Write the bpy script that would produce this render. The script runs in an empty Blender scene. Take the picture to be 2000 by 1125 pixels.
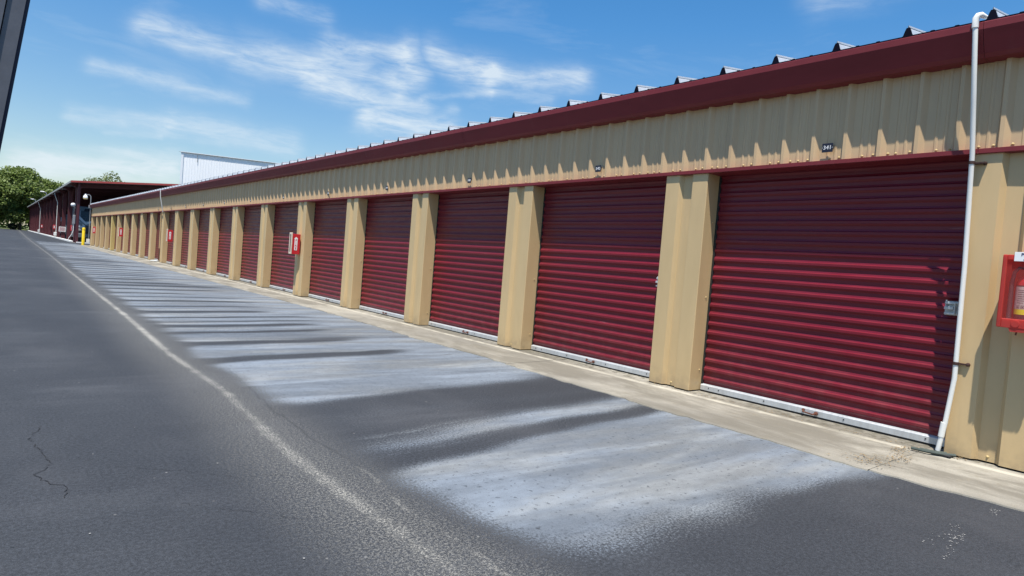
import bpy, math, random
import numpy as np
from mathutils import Vector, Matrix

random.seed(7)
S = bpy.context.scene
COL = S.collection

# ------------------------------------------------------------------ camera
F = Vector((0.62792465, 0.77744231, -0.03597334))
R = Vector((0.7772197, -0.62399845, 0.08096589))
U = Vector((-0.040499, 0.07879967, 0.99606749))
CAM = Vector((0, 0, 1.310126))
cd = bpy.data.cameras.new('camera')
cam = bpy.data.objects.new('camera', cd)
COL.objects.link(cam)
cam.matrix_world = Matrix(((R.x, U.x, -F.x, CAM.x), (R.y, U.y, -F.y, CAM.y), (R.z, U.z, -F.z, CAM.z), (0, 0, 0, 1)))
cd.sensor_width = 36
cd.lens = 1246.92 / 2000 * 36
cd.clip_start = 0.05
cd.clip_end = 6000
S.camera = cam

# ------------------------------------------------------------------ light and exposure
S.view_settings.view_transform = 'Standard'
S.view_settings.look = 'None'
S.view_settings.gamma = 1
S.view_settings.use_curve_mapping = False
S.view_settings.exposure = 0.6
SUN = Vector((-1, -0.75, 3.5)).normalized()          # towards the sun
sd = bpy.data.lights.new('sun', 'SUN')
sd.energy = 5.0
sd.angle = math.radians(0.55)
sd.color = (1, 0.955, 0.88)
so = bpy.data.objects.new('sun', sd)
COL.objects.link(so)
so.rotation_euler = (-SUN).to_track_quat('-Z', 'Y').to_euler()
so.location = (-20, -15, 60)

W = bpy.data.worlds.new('World')
S.world = W
W.use_nodes = True
wt = W.node_tree
wn, wl = wt.nodes, wt.links
wn.clear()
SKY_STR = 0.085


def wmath(op, a, b=None, c=None):
    n = wn.new('ShaderNodeMath')
    n.operation = op
    for i, v in enumerate((a, b, c)):
        if v is None:
            continue
        if isinstance(v, (int, float)):
            n.inputs[i].default_value = v
        else:
            wl.new(v, n.inputs[i])
    return n.outputs[0]


sky = wn.new('ShaderNodeTexSky')
sky.sky_type = 'NISHITA'
sky.sun_disc = False
sky.sun_elevation = math.asin(SUN.z)
sky.sun_rotation = math.atan2(SUN.x, SUN.y) % (2 * math.pi)
sky.altitude = 0
sky.air_density = 1.15
sky.dust_density = 0.35
sky.ozone_density = 3.0
tc = wn.new('ShaderNodeTexCoord')
sx = wn.new('ShaderNodeSeparateXYZ')
wl.new(tc.outputs['Generated'], sx.inputs[0])
az = wmath('ARCTAN2', sx.outputs[0], sx.outputs[1])
el = wmath('ARCSINE', sx.outputs[2])
# streaks of cirrus: (azimuth, elevation) of both ends, half width, density
CL = [(0.1438, 0.2712, 0.2647, 0.2595, 0.0209, 0.55), (0.2647, 0.2595, 0.421, 0.2621, 0.0273, 0.6), (0.4215, 0.2565, 0.4971, 0.2629, 0.0209, 0.45),
      (0.3743, 0.2947, 0.4868, 0.2951, 0.016, 0.7), (0.4868, 0.2951, 0.5159, 0.2702, 0.0192, 0.7), (0.4944, 0.2961, 0.4953, 0.2948, 0.0241, 0.6),
      (0.5329, 0.2994, 0.6135, 0.279, 0.0225, 0.75), (0.6135, 0.279, 0.7559, 0.285, 0.0192, 0.75), (0.3495, 0.2385, 0.4542, 0.2226, 0.0192, 0.75),
      (0.4542, 0.2226, 0.5234, 0.2243, 0.0209, 0.6), (0.4368, 0.202, 0.5571, 0.1956, 0.0241, 0.75), (0.4908, 0.244, 0.4748, 0.2529, 0.0128, 0.5),
      (0.0844, 0.2071, 0.2685, 0.2007, 0.012, 0.45), (0.0657, 0.1433, 0.1746, 0.1536, 0.0112, 0.5), (0.1746, 0.1536, 0.3343, 0.1472, 0.0176, 0.6),
      (0.2731, 0.3353, 0.3645, 0.3288, 0.0128, 0.45), (0.0221, 0.0743, 0.1841, 0.0934, 0.0257, 0.85), (0.0993, 0.1303, 0.1694, 0.1358, 0.0048, 0.3),
      (0.5222, 0.2404, 0.6234, 0.2558, 0.0056, 0.35), (0.6234, 0.2558, 0.7191, 0.2543, 0.008, 0.3), (0.5623, 0.2284, 0.5655, 0.228, 0.008, 0.35),
      (-0.6, 0.16, -0.15, 0.12, 0.03, 0.5), (-1.4, 0.3, -0.8, 0.26, 0.03, 0.5), (1.1, 0.4, 1.6, 0.5, 0.03, 0.45), (2.2, 0.3, 2.9, 0.36, 0.04, 0.5),
      (-2.8, 0.5, -2.0, 0.6, 0.05, 0.4)]
# domain warp so no streak has a ruled edge
cmb = wn.new('ShaderNodeCombineXYZ')
wl.new(az, cmb.inputs[0])
wl.new(el, cmb.inputs[1])


def wnoise(scale, detail, rough, sxy, off=0.0, dist=0.0):
    mp = wn.new('ShaderNodeMapping')
    mp.inputs['Scale'].default_value = (sxy[0], sxy[1], 1)
    mp.inputs['Location'].default_value = (off, off * .7, off * 1.3)
    mp.inputs['Rotation'].default_value = (0, 0, 0.06)
    wl.new(cmb.outputs[0], mp.inputs[0])
    n = wn.new('ShaderNodeTexNoise')
    n.inputs['Scale'].default_value = scale
    n.inputs['Detail'].default_value = detail
    n.inputs['Roughness'].default_value = rough
    n.inputs['Distortion'].default_value = dist
    wl.new(mp.outputs[0], n.inputs['Vector'])
    return n.outputs[0]


w1 = wnoise(9, 4, .55, (1, 1.6), 3)
w2 = wnoise(14, 5, .6, (1, 1.5), 11)
azw = wmath('ADD', az, wmath('MULTIPLY', wmath('SUBTRACT', w1, .5), .05))
elw = wmath('ADD', el, wmath('MULTIPLY', wmath('SUBTRACT', w2, .5), .026))
tot = None
for (a0, e0, a1, e1, hw, st) in CL:
    dx, dy = a1 - a0, e1 - e0
    L2 = max(dx * dx + dy * dy, 1e-6)
    px = wmath('SUBTRACT', azw, a0)
    py = wmath('SUBTRACT', elw, e0)
    t = wmath('ADD', wmath('MULTIPLY', px, dx / L2), wmath('MULTIPLY', py, dy / L2))
    t.node.use_clamp = True
    qx = wmath('SUBTRACT', px, wmath('MULTIPLY', t, dx))
    qy = wmath('SUBTRACT', py, wmath('MULTIPLY', t, dy))
    d2 = wmath('ADD', wmath('MULTIPLY', qx, qx), wmath('MULTIPLY', qy, qy))
    g = wmath('MULTIPLY', wmath('POWER', 2.718, wmath('MULTIPLY', d2, -1.0 / (hw * hw * .75))), st)
    tot = g if tot is None else wmath('MAXIMUM', tot, g) if hw > .02 else wmath('ADD', tot, wmath('MULTIPLY', g, .8))
fib = wnoise(13, 9, .64, (1.0, 5.0), 5, .5)
fine = wnoise(34, 7, .62, (1.0, 3.6), 8, .3)
tex = wmath('ADD', wmath('MULTIPLY', wmath('SUBTRACT', fib, .5), 3.3), wmath('MULTIPLY', wmath('SUBTRACT', fine, .5), .9))
dens = wmath('MULTIPLY', tot, wmath('ADD', tex, .95))
bgn = wnoise(3.2, 6, .62, (1, 4.5), 21, .5)
veil = wmath('MULTIPLY', wmath('SUBTRACT', bgn, .56), .9)
veil.node.use_clamp = True
dens = wmath('ADD', dens, veil)
dens.node.use_clamp = True
dens = wmath('MULTIPLY', dens, .80)
# low horizon veil of thin cloud
hz = wmath('MULTIPLY', wmath('SUBTRACT', 0.16, el), 2.2)
hz.node.use_clamp = True
dens = wmath('MAXIMUM', dens, wmath('MULTIPLY', hz, .34))
hs = wn.new('ShaderNodeHueSaturation')
hs.inputs['Saturation'].default_value = 1.35
hs.inputs['Value'].default_value = 1.22
wl.new(sky.outputs[0], hs.inputs['Color'])
elf = wmath('MULTIPLY', el, 2.8)
elf.node.use_clamp = True
wl.new(wmath('ADD', wmath('MULTIPLY', elf, .30), .92), hs.inputs['Value'])
wl.new(wmath('ADD', wmath('MULTIPLY', elf, .22), 1.13), hs.inputs['Saturation'])
mix = wn.new('ShaderNodeMix')
mix.data_type = 'RGBA'
wl.new(dens, mix.inputs[0])
wl.new(hs.outputs[0], mix.inputs[6])
mix.inputs[7].default_value = (6.2, 6.9, 7.4, 1)
bg = wn.new('ShaderNodeBackground')
bg.inputs[1].default_value = SKY_STR
wl.new(mix.outputs[2], bg.inputs[0])
wo = wn.new('ShaderNodeOutputWorld')
wl.new(bg.outputs[0], wo.inputs[0])


# ------------------------------------------------------------------ materials
class NT:
    def __init__(s, name):
        s.m = bpy.data.materials.new(name)
        s.m.use_nodes = True
        s.t = s.m.node_tree
        s.b = s.t.nodes['Principled BSDF']
        s.tc = s.t.nodes.new('ShaderNodeTexCoord')
        s.geo = s.t.nodes.new('ShaderNodeNewGeometry')

    def set(s, sock, v):
        if isinstance(v, (int, float)):
            sock.default_value = v
        elif isinstance(v, (tuple, list)):
            sock.default_value = tuple(v) + ((1,) if len(sock.default_value) == 4 and len(v) == 3 else ())
        else:
            s.t.links.new(v, sock)

    def math(s, op, a, b=None, c=None, clamp=False):
        n = s.t.nodes.new('ShaderNodeMath')
        n.operation = op
        n.use_clamp = clamp
        for i, v in enumerate((a, b, c)):
            if v is not None:
                s.set(n.inputs[i], v)
        return n.outputs[0]

    def noise(s, scale, detail=3, rough=.55, stretch=(1, 1, 1), dist=0, world=True, rot=(0, 0, 0)):
        mp = s.t.nodes.new('ShaderNodeMapping')
        mp.inputs['Scale'].default_value = stretch
        mp.inputs['Rotation'].default_value = rot
        s.t.links.new(s.geo.outputs['Position'] if world else s.tc.outputs['Object'], mp.inputs[0])
        n = s.t.nodes.new('ShaderNodeTexNoise')
        n.inputs['Scale'].default_value = scale
        n.inputs['Detail'].default_value = detail
        n.inputs['Roughness'].default_value = rough
        n.inputs['Distortion'].default_value = dist
        s.t.links.new(mp.outputs[0], n.inputs['Vector'])
        return n.outputs[0]

    def ramp(s, v, lo, hi, a=0.0, b=1.0):
        n = s.t.nodes.new('ShaderNodeMapRange')
        n.interpolation_type = 'SMOOTHSTEP'
        s.set(n.inputs[0], v)
        n.inputs[1].default_value = lo
        n.inputs[2].default_value = hi
        n.inputs[3].default_value = a
        n.inputs[4].default_value = b
        return n.outputs[0]

    def mix(s, f, a, b, mode='MIX'):
        n = s.t.nodes.new('ShaderNodeMix')
        n.data_type = 'RGBA'
        n.blend_type = mode
        s.set(n.inputs[0], f)
        s.set(n.inputs[6], a)
        s.set(n.inputs[7], b)
        return n.outputs[2]

    def attr(s, name):
        n = s.t.nodes.new('ShaderNodeAttribute')
        n.attribute_name = name
        return n.outputs['Fac']

    def bump(s, h, strength, dist):
        n = s.t.nodes.new('ShaderNodeBump')
        n.inputs['Strength'].default_value = strength
        n.inputs['Distance'].default_value = dist
        s.set(n.inputs['Height'], h)
        s.t.links.new(n.outputs[0], s.b.inputs['Normal'])

    def xyz(s):
        n = s.t.nodes.new('ShaderNodeSeparateXYZ')
        s.t.links.new(s.geo.outputs['Position'], n.inputs[0])
        return n.outputs


def paint(name, col, rough=.45, metal=0.0, var=.12, dirt=None, dirtcol=None, scale=3.0, stretch=(1, 1, .25), spec=.5, zdirt=None, bays=False):
    n = NT(name)
    a = n.noise(scale, 4, .6, stretch)
    b = n.noise(scale * 9, 3, .5, stretch)
    f = n.math('ADD', n.math('MULTIPLY', a, .7), n.math('MULTIPLY', b, .3))
    f = n.ramp(f, .3, .7)
    lo = tuple(c * (1 - var) for c in col)
    hi = tuple(min(1, c * (1 + var)) for c in col)
    c = n.mix(f, lo, hi)
    if dirt:
        d = n.noise(6, 6, .65, (1, 1, .12))
        d = n.ramp(d, .55, .78, 0, dirt)
        c = n.mix(d, c, dirtcol or tuple(x * .45 for x in col))
    if bays:
        v = n.noise(.21, 2, .5, (0, 1, 0))
        c = n.mix(n.ramp(v, .38, .62, 0, .45), c, (.135, .020, .026))
        oi = n.t.nodes.new('ShaderNodeObjectInfo')
        c = n.mix(n.math('MULTIPLY', oi.outputs['Random'], .22), c, (.10, .010, .018))
        sc_ = n.noise(2.6, 7, .7, (1, .5, 4))
        c = n.mix(n.ramp(sc_, .66, .74, 0, .5), c, (.36, .16, .16))
    if zdirt:
        z = n.xyz()[2]
        g = n.math('MULTIPLY', n.ramp(z, zdirt[0], zdirt[1], 1, 0), n.ramp(n.noise(7, 5, .6), .35, .7, .15, 1))
        c = n.mix(n.math('MULTIPLY', g, zdirt[2]), c, zdirt[3])
    n.set(n.b.inputs['Base Color'], c)
    n.set(n.b.inputs['Roughness'], n.ramp(b, .2, .8, rough - .06, rough + .08))
    n.b.inputs['Metallic'].default_value = metal
    n.b.inputs['Specular IOR Level'].default_value = spec
    return n.m


M = {}
TAN = (.53, .385, .20)
M['tan'] = paint('tan_metal_paint', TAN, .42, 0, .06, .30, (.38, .27, .15), 1.3, zdirt=(.02, .34, .65, (.27, .20, .12)))
M['tan_y'] = paint('yellowed_tan_paint', (.53, .40, .15), .45, 0, .05, zdirt=(.02, .2, .4, (.3, .23, .13)))
M['header'] = paint('tan_header_paint', (.52, .365, .205), .42, 0, .07, .3, (.40, .25, .15), 1.3, zdirt=(2.56, 2.68, .35, (.45, .22, .15)))
M['red'] = paint('maroon_trim_paint', (.165, .022, .028), .5, 0, .10, .25, (.20, .06, .06), 2.2, (1, .3, 1), spec=.3)
M['door'] = paint('burgundy_door_paint', (.155, .0075, .019), .36, 0, .10, .12, (.22, .05, .06), 1.6, (1, .35, 1), spec=.34, zdirt=(.1, .9, .35, (.20, .06, .06)), bays=True)
M['galv'] = paint('galvanised_steel', (.52, .54, .55), .35, .35, .12, .4, (.3, .3, .29), 5)
M['whitemetal'] = paint('white_roof_metal', (.80, .82, .84), .4, 0, .04)
M['roof'] = paint('bare_zinc_roof', (.52, .54, .56), .36, .25, .06, .2, (.4, .4, .4))
M['closure'] = paint('dark_closure_strip', (.003, .0035, .012), .8, 0, .2, spec=.08)
M['black'] = paint('black_rubber', (.014, .014, .015), .6, 0, .2)
M['pvc'] = paint('white_pvc', (.74, .74, .70), .35, 0, .04, .15, (.6, .58, .5))
M['rust'] = paint('rusty_iron', (.13, .045, .025), .8, .1, .4, scale=30)
M['plate'] = paint('black_number_plate', (.008, .009, .022), .4, 0, .1)
M['white'] = paint('white_lettering', (.78, .78, .78), .5, 0, .03)
M['inkblue'] = paint('dark_blue_ink', (.03, .03, .10), .5, 0, .03)
M['firered'] = paint('fire_red_plastic', (.52, .018, .028), .35, 0, .06)
M['shellred'] = paint('faded_red_plastic', (.50, .075, .06), .4, 0, .12)
M['extred'] = paint('red_enamel', (.48, .02, .02), .22, 0, .05)
M['yellow'] = paint('safety_yellow_paint', (.78, .56, .012), .45, 0, .06, .15, (.5, .36, .02))
M['labelyellow'] = paint('yellow_label', (.80, .70, .02), .5, 0, .02)
M['dark'] = paint('dark_charcoal', (.03, .03, .034), .5, 0, .15)
M['maroon'] = paint('maroon_steel_columns', (.085, .015, .020), .6, 0, .15)
M['maroon_roof'] = paint('red_edge_trim', (.42, .07, .06), .5, 0, .05)
M['greymetal'] = paint('grey_painted_metal', (.32, .33, .34), .45, .2, .1)
M['rvgrey'] = paint('silver_grey_coach_paint', (.14, .17, .185), .25, .1, .05)
M['rvwhite'] = paint('pale_coach_paint', (.42, .47, .49), .25, 0, .03)
M['rvdark'] = paint('charcoal_coach_paint', (.035, .04, .05), .2, .1, .05)
M['glass'] = paint('dark_window_glass', (.03, .04, .045), .25, 0, .05, spec=.3)
M['trim'] = paint('grey_window_frame_trim', (.115, .118, .135), .42, 0, .10, scale=30, stretch=(1, 1, 1))
M['brass'] = paint('lamp_glass_amber', (.55, .42, .20), .3, 0, .05)
M['chrome'] = paint('bright_steel', (.6, .6, .6), .25, .7, .05)
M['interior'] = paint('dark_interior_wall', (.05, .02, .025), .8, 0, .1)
M['bldwhite'] = paint('white_wall_cladding', (.93, .93, .93), .5, 0, .01, .06, (.62, .62, .62), .4)
M['tyre'] = paint('tyre_rubber', (.02, .02, .02), .8, 0, .1)
M['hose'] = paint('green_grey_rubber', (.05, .065, .055), .6, 0, .25, scale=20)
M['whitekerb'] = paint('white_kerb_paint', (.72, .72, .70), .6, 0, .08, .3, (.4, .38, .35))


def asphalt():
    n = NT('sealed_asphalt')
    st = n.attr('residue')
    dl = n.attr('seam_distance')
    dl2 = n.attr('second_seam_distance')
    sp1 = n.noise(150, 3, .75)
    sp2 = n.noise(62, 4, .7)
    sp3 = n.noise(9, 5, .6)
    big = n.noise(.5, 4, .6)
    base = n.mix(n.ramp(big, .3, .7), (.0250, .028, .0335), (.034, .0375, .0435))
    base = n.mix(n.ramp(sp1, .35, .75), (.65, .65, .65), (1.5, 1.5, 1.5), 'MIX') if False else base
    grain = n.math('MULTIPLY', n.ramp(sp1, .3, .72, .58, 1.5), n.ramp(n.noise(48, 3, .7), .34, .68, .74, 1.30))
    gm = n.t.nodes.new('ShaderNodeVectorMath')
    gm.operation = 'SCALE'
    n.t.links.new(base, gm.inputs[0])
    n.set(gm.inputs['Scale'], grain)
    base = gm.outputs[0]
    # blue grey residue: solid where strong, broken into grains where thin
    lane = n.attr('lane')
    thr = n.math('ADD', n.math('MULTIPLY', sp1, .5), n.math('MULTIPLY', sp2, .5))
    cover = n.math('SUBTRACT', n.math('MULTIPLY', st, 1.3), n.math('MULTIPLY', n.ramp(thr, .36, .64), .85))
    cover = n.ramp(cover, -.15, .6)
    soft = n.ramp(sp3, .25, .75, .80, 1.0)
    streak = n.noise(2.2, 6, .65, (.18, 1, 1), .4)
    soft = n.math('MULTIPLY', soft, n.ramp(streak, .36, .64, .55, 1.05))
    pits = n.noise(26, 3, .6)
    pit = n.ramp(pits, .60, .68, 1, .35)
    cover = n.math('MULTIPLY', n.math('MULTIPLY', cover, soft), pit, clamp=True)
    rescol = n.mix(n.ramp(n.noise(1.3, 4, .6, (.3, 1, 1)), .42, .66), (.225, .262, .305), (.30, .315, .315))
    c = n.mix(n.math('MULTIPLY', cover, .86), base, rescol)
    # pale worn seams
    a = n.math('ABSOLUTE', dl)
    wv = n.noise(1.7, 4, .6)
    w = n.ramp(n.math('ADD', a, n.math('MULTIPLY', n.math('SUBTRACT', n.noise(4.5, 6, .7), .5), .20)), -.02, .12, 1, 0)
    w = n.math('MULTIPLY', w, n.ramp(n.math('ADD', a, n.ramp(n.xyz()[1], 3.5, 6.5, 0, .03)), .04, .12, 1, .35))
    wide = n.ramp(a, .0, .60, .8, 0)
    spk = n.ramp(n.math('ADD', n.math('MULTIPLY', sp1, .55), n.math('MULTIPLY', sp2, .45)), .46, .60)
    k1 = n.math('MULTIPLY', w, n.math('ADD', n.math('MULTIPLY', spk, .9), n.ramp(n.xyz()[1], 5, 10, .06, .35)))
    patch = n.ramp(n.noise(1.6, 5, .65), .36, .60, .62, 1)
    k1 = n.math('MULTIPLY', k1, patch)
    k2 = n.math('MULTIPLY', n.math('MULTIPLY', wide, spk), .5)
    k = n.math('MAXIMUM', k1, k2)
    a2 = n.math('ABSOLUTE', n.math('ADD', dl2, n.math('MULTIPLY', n.math('SUBTRACT', n.noise(6, 4, .6), .5), .10)))
    yy = n.xyz()[1]
    w2 = n.math('MULTIPLY', n.ramp(a2, .0, .042, .7, 0), n.ramp(yy, 3.2, 4.2, 1, 0))
    k3 = n.math('MULTIPLY', n.math('MULTIPLY', w2, n.ramp(n.noise(3.3, 5, .65), .38, .58, .25, 1)), n.math('ADD', n.math('MULTIPLY', spk, .8), .05))
    k = n.math('MAXIMUM', k, k3)
    k = n.math('MULTIPLY', k, n.ramp(yy, 9, 34, 1, .42))
    c = n.mix(n.math('MULTIPLY', k, .98, clamp=True), c, (.47, .45, .39))
    crack = n.math('MULTIPLY', n.ramp(a2, .0, .018, 1, 0), n.math('MULTIPLY', n.ramp(yy, 3.2, 4.0), n.ramp(yy, 6.2, 7.4, 1, 0)))
    c = n.mix(n.math('MULTIPLY', crack, n.ramp(sp2, .42, .62, .0, .7)), c, (.012, .012, .012))
    # light chips and dark pits anywhere
    vv = n.t.nodes.new('ShaderNodeTexVoronoi')
    vv.inputs['Scale'].default_value = 7.0
    n.t.links.new(n.geo.outputs['Position'], vv.inputs['Vector'])
    chip = n.math('MULTIPLY', n.ramp(vv.outputs['Distance'], .03, .06, 1, 0), n.ramp(n.noise(3, 2, .5), .5, .62))
    c = n.mix(n.math('MULTIPLY', chip, .5), c, (.30, .29, .27))
    fl = n.ramp(n.noise(210, 2, .6), .60, .72, 0, .42)
    c = n.mix(fl, c, (.15, .155, .165))
    dk = n.ramp(n.noise(170, 2, .6, (1.1, 1, 1)), .60, .70, 0, .6)
    c = n.mix(dk, c, (.012, .012, .014))
    smear = n.ramp(n.noise(.8, 6, .7, (.35, 1.6, 1), .6), .52, .74, 0, .20)
    c = n.mix(smear, c, (.13, .135, .145))
    oil = n.ramp(n.noise(1.3, 4, .6), .66, .74, 0, .35)
    c = n.mix(oil, c, (.018, .019, .021))
    dusty = n.math('MULTIPLY', n.ramp(n.noise(.35, 5, .65, (1, .5, 1)), .48, .72), .22)
    c = n.mix(dusty, c, (.12, .12, .125))
    n.set(n.b.inputs['Base Color'], c)
    n.set(n.b.inputs['Roughness'], n.ramp(sp2, .3, .7, .72, .9))
    n.b.inputs['Specular IOR Level'].default_value = .35
    n.bump(n.math('ADD', sp1, n.math('MULTIPLY', sp2, .7)), .5, .004)
    return n.m


M['asphalt'] = asphalt()


def concrete():
    n = NT('weathered_concrete')
    a = n.noise(.9, 5, .65, (1, .45, 1))
    b = n.noise(8, 5, .65)
    g = n.noise(120, 2, .6)
    c = n.mix(n.ramp(a, .35, .65), (.215, .20, .168), (.35, .325, .27))
    st = n.ramp(n.noise(1.5, 7, .72, (1, .35, 1), .3), .42, .60)
    c = n.mix(n.math('MULTIPLY', st, .8), c, (.15, .135, .105))
    c = n.mix(n.ramp(b, .56, .72, 0, .45), c, (.22, .19, .13))
    c = n.mix(n.ramp(g, .3, .75, .28, 0), c, (.10, .09, .07))
    x = n.xyz()[0]
    ln = n.ramp(n.math('ABSOLUTE', n.math('SUBTRACT', x, n.math('ADD', 6.085, n.math('MULTIPLY', n.math('SUBTRACT', b, .5), .03)))), .012, .04, 1, 0)  # bright line along the slab step: its lit edge painted into the colour
    c = n.mix(n.math('MULTIPLY', n.math('MULTIPLY', ln, n.ramp(n.noise(3, 5, .6), .35, .6, .3, 1)), .6), c, (.50, .46, .37))
    gr = n.math('MULTIPLY', n.ramp(x, 6.12, 6.2), n.ramp(n.noise(14, 4, .6), .45, .6))
    c = n.mix(n.math('MULTIPLY', gr, .7), c, (.09, .08, .055))
    n.set(n.b.inputs['Base Color'], c)
    n.b.inputs['Roughness'].default_value = .9
    n.bump(n.math('ADD', g, b), .4, .004)
    return n.m


M['concrete'] = concrete()


def grass_mat():
    n = NT('mown_grass')
    a = n.noise(.25, 5, .65)
    b = n.noise(3, 4, .6)
    c = n.mix(n.ramp(a, .35, .65), (.055, .085, .018), (.14, .15, .045))
    c = n.mix(n.ramp(b, .5, .8, 0, .5), c, (.17, .16, .08))
    n.set(n.b.inputs['Base Color'], c)
    n.b.inputs['Roughness'].default_value = .95
    return n.m


M['grass'] = grass_mat()


def leaf_mat(name, lo, hi):
    n = NT(name)
    a = n.noise(.55, 3, .6)
    at = n.attr('leaf_tint')
    c = n.mix(n.ramp(n.math('ADD', n.math('MULTIPLY', a, .45), n.math('MULTIPLY', at, .55)), .25, .75), lo, hi)
    n.set(n.b.inputs['Base Color'], c)
    n.b.inputs['Roughness'].default_value = .6
    n.b.inputs['Transmission Weight'].default_value = 0
    tr = n.t.nodes.new('ShaderNodeBsdfTranslucent')
    n.t.links.new(c, tr.inputs[0])
    ms = n.t.nodes.new('ShaderNodeMixShader')
    ms.inputs[0].default_value = .35
    n.t.links.new(n.b.outputs[0], ms.inputs[1])
    n.t.links.new(tr.outputs[0], ms.inputs[2])
    n.t.links.new(ms.outputs[0], n.t.nodes['Material Output'].inputs[0])
    return n.m


M['leaf'] = leaf_mat('oak_leaves', (.05, .085, .02), (.18, .24, .055))
M['leaf2'] = leaf_mat('hazy_leaves', (.09, .12, .05), (.22, .26, .10))
M['leaf_dark'] = leaf_mat('shrub_leaves', (.018, .026, .018), (.04, .05, .03))
M['bark'] = paint('grey_bark', (.10, .085, .065), .9, 0, .3)


def clearmat():
    n = NT('tinted_clear_cover')
    n.b.inputs['Base Color'].default_value = (.75, .12, .10, 1)
    n.b.inputs['Roughness'].default_value = .25
    n.b.inputs['Alpha'].default_value = .12
    return n.m


M['clear'] = clearmat()


def shellmat():
    n = NT('translucent_faded_red_plastic')
    c = n.mix(n.noise(9, 4, .6), (.60, .10, .08), (.52, .055, .045))
    n.set(n.b.inputs['Base Color'], c)
    n.b.inputs['Roughness'].default_value = .35
    tr = n.t.nodes.new('ShaderNodeBsdfTranslucent')
    tr.inputs[0].default_value = (.85, .12, .09, 1)
    ms = n.t.nodes.new('ShaderNodeMixShader')
    ms.inputs[0].default_value = .5
    n.t.links.new(n.b.outputs[0], ms.inputs[1])
    n.t.links.new(tr.outputs[0], ms.inputs[2])
    n.t.links.new(ms.outputs[0], n.t.nodes['Material Output'].inputs[0])
    return n.m


M['shellred'] = shellmat()


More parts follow.
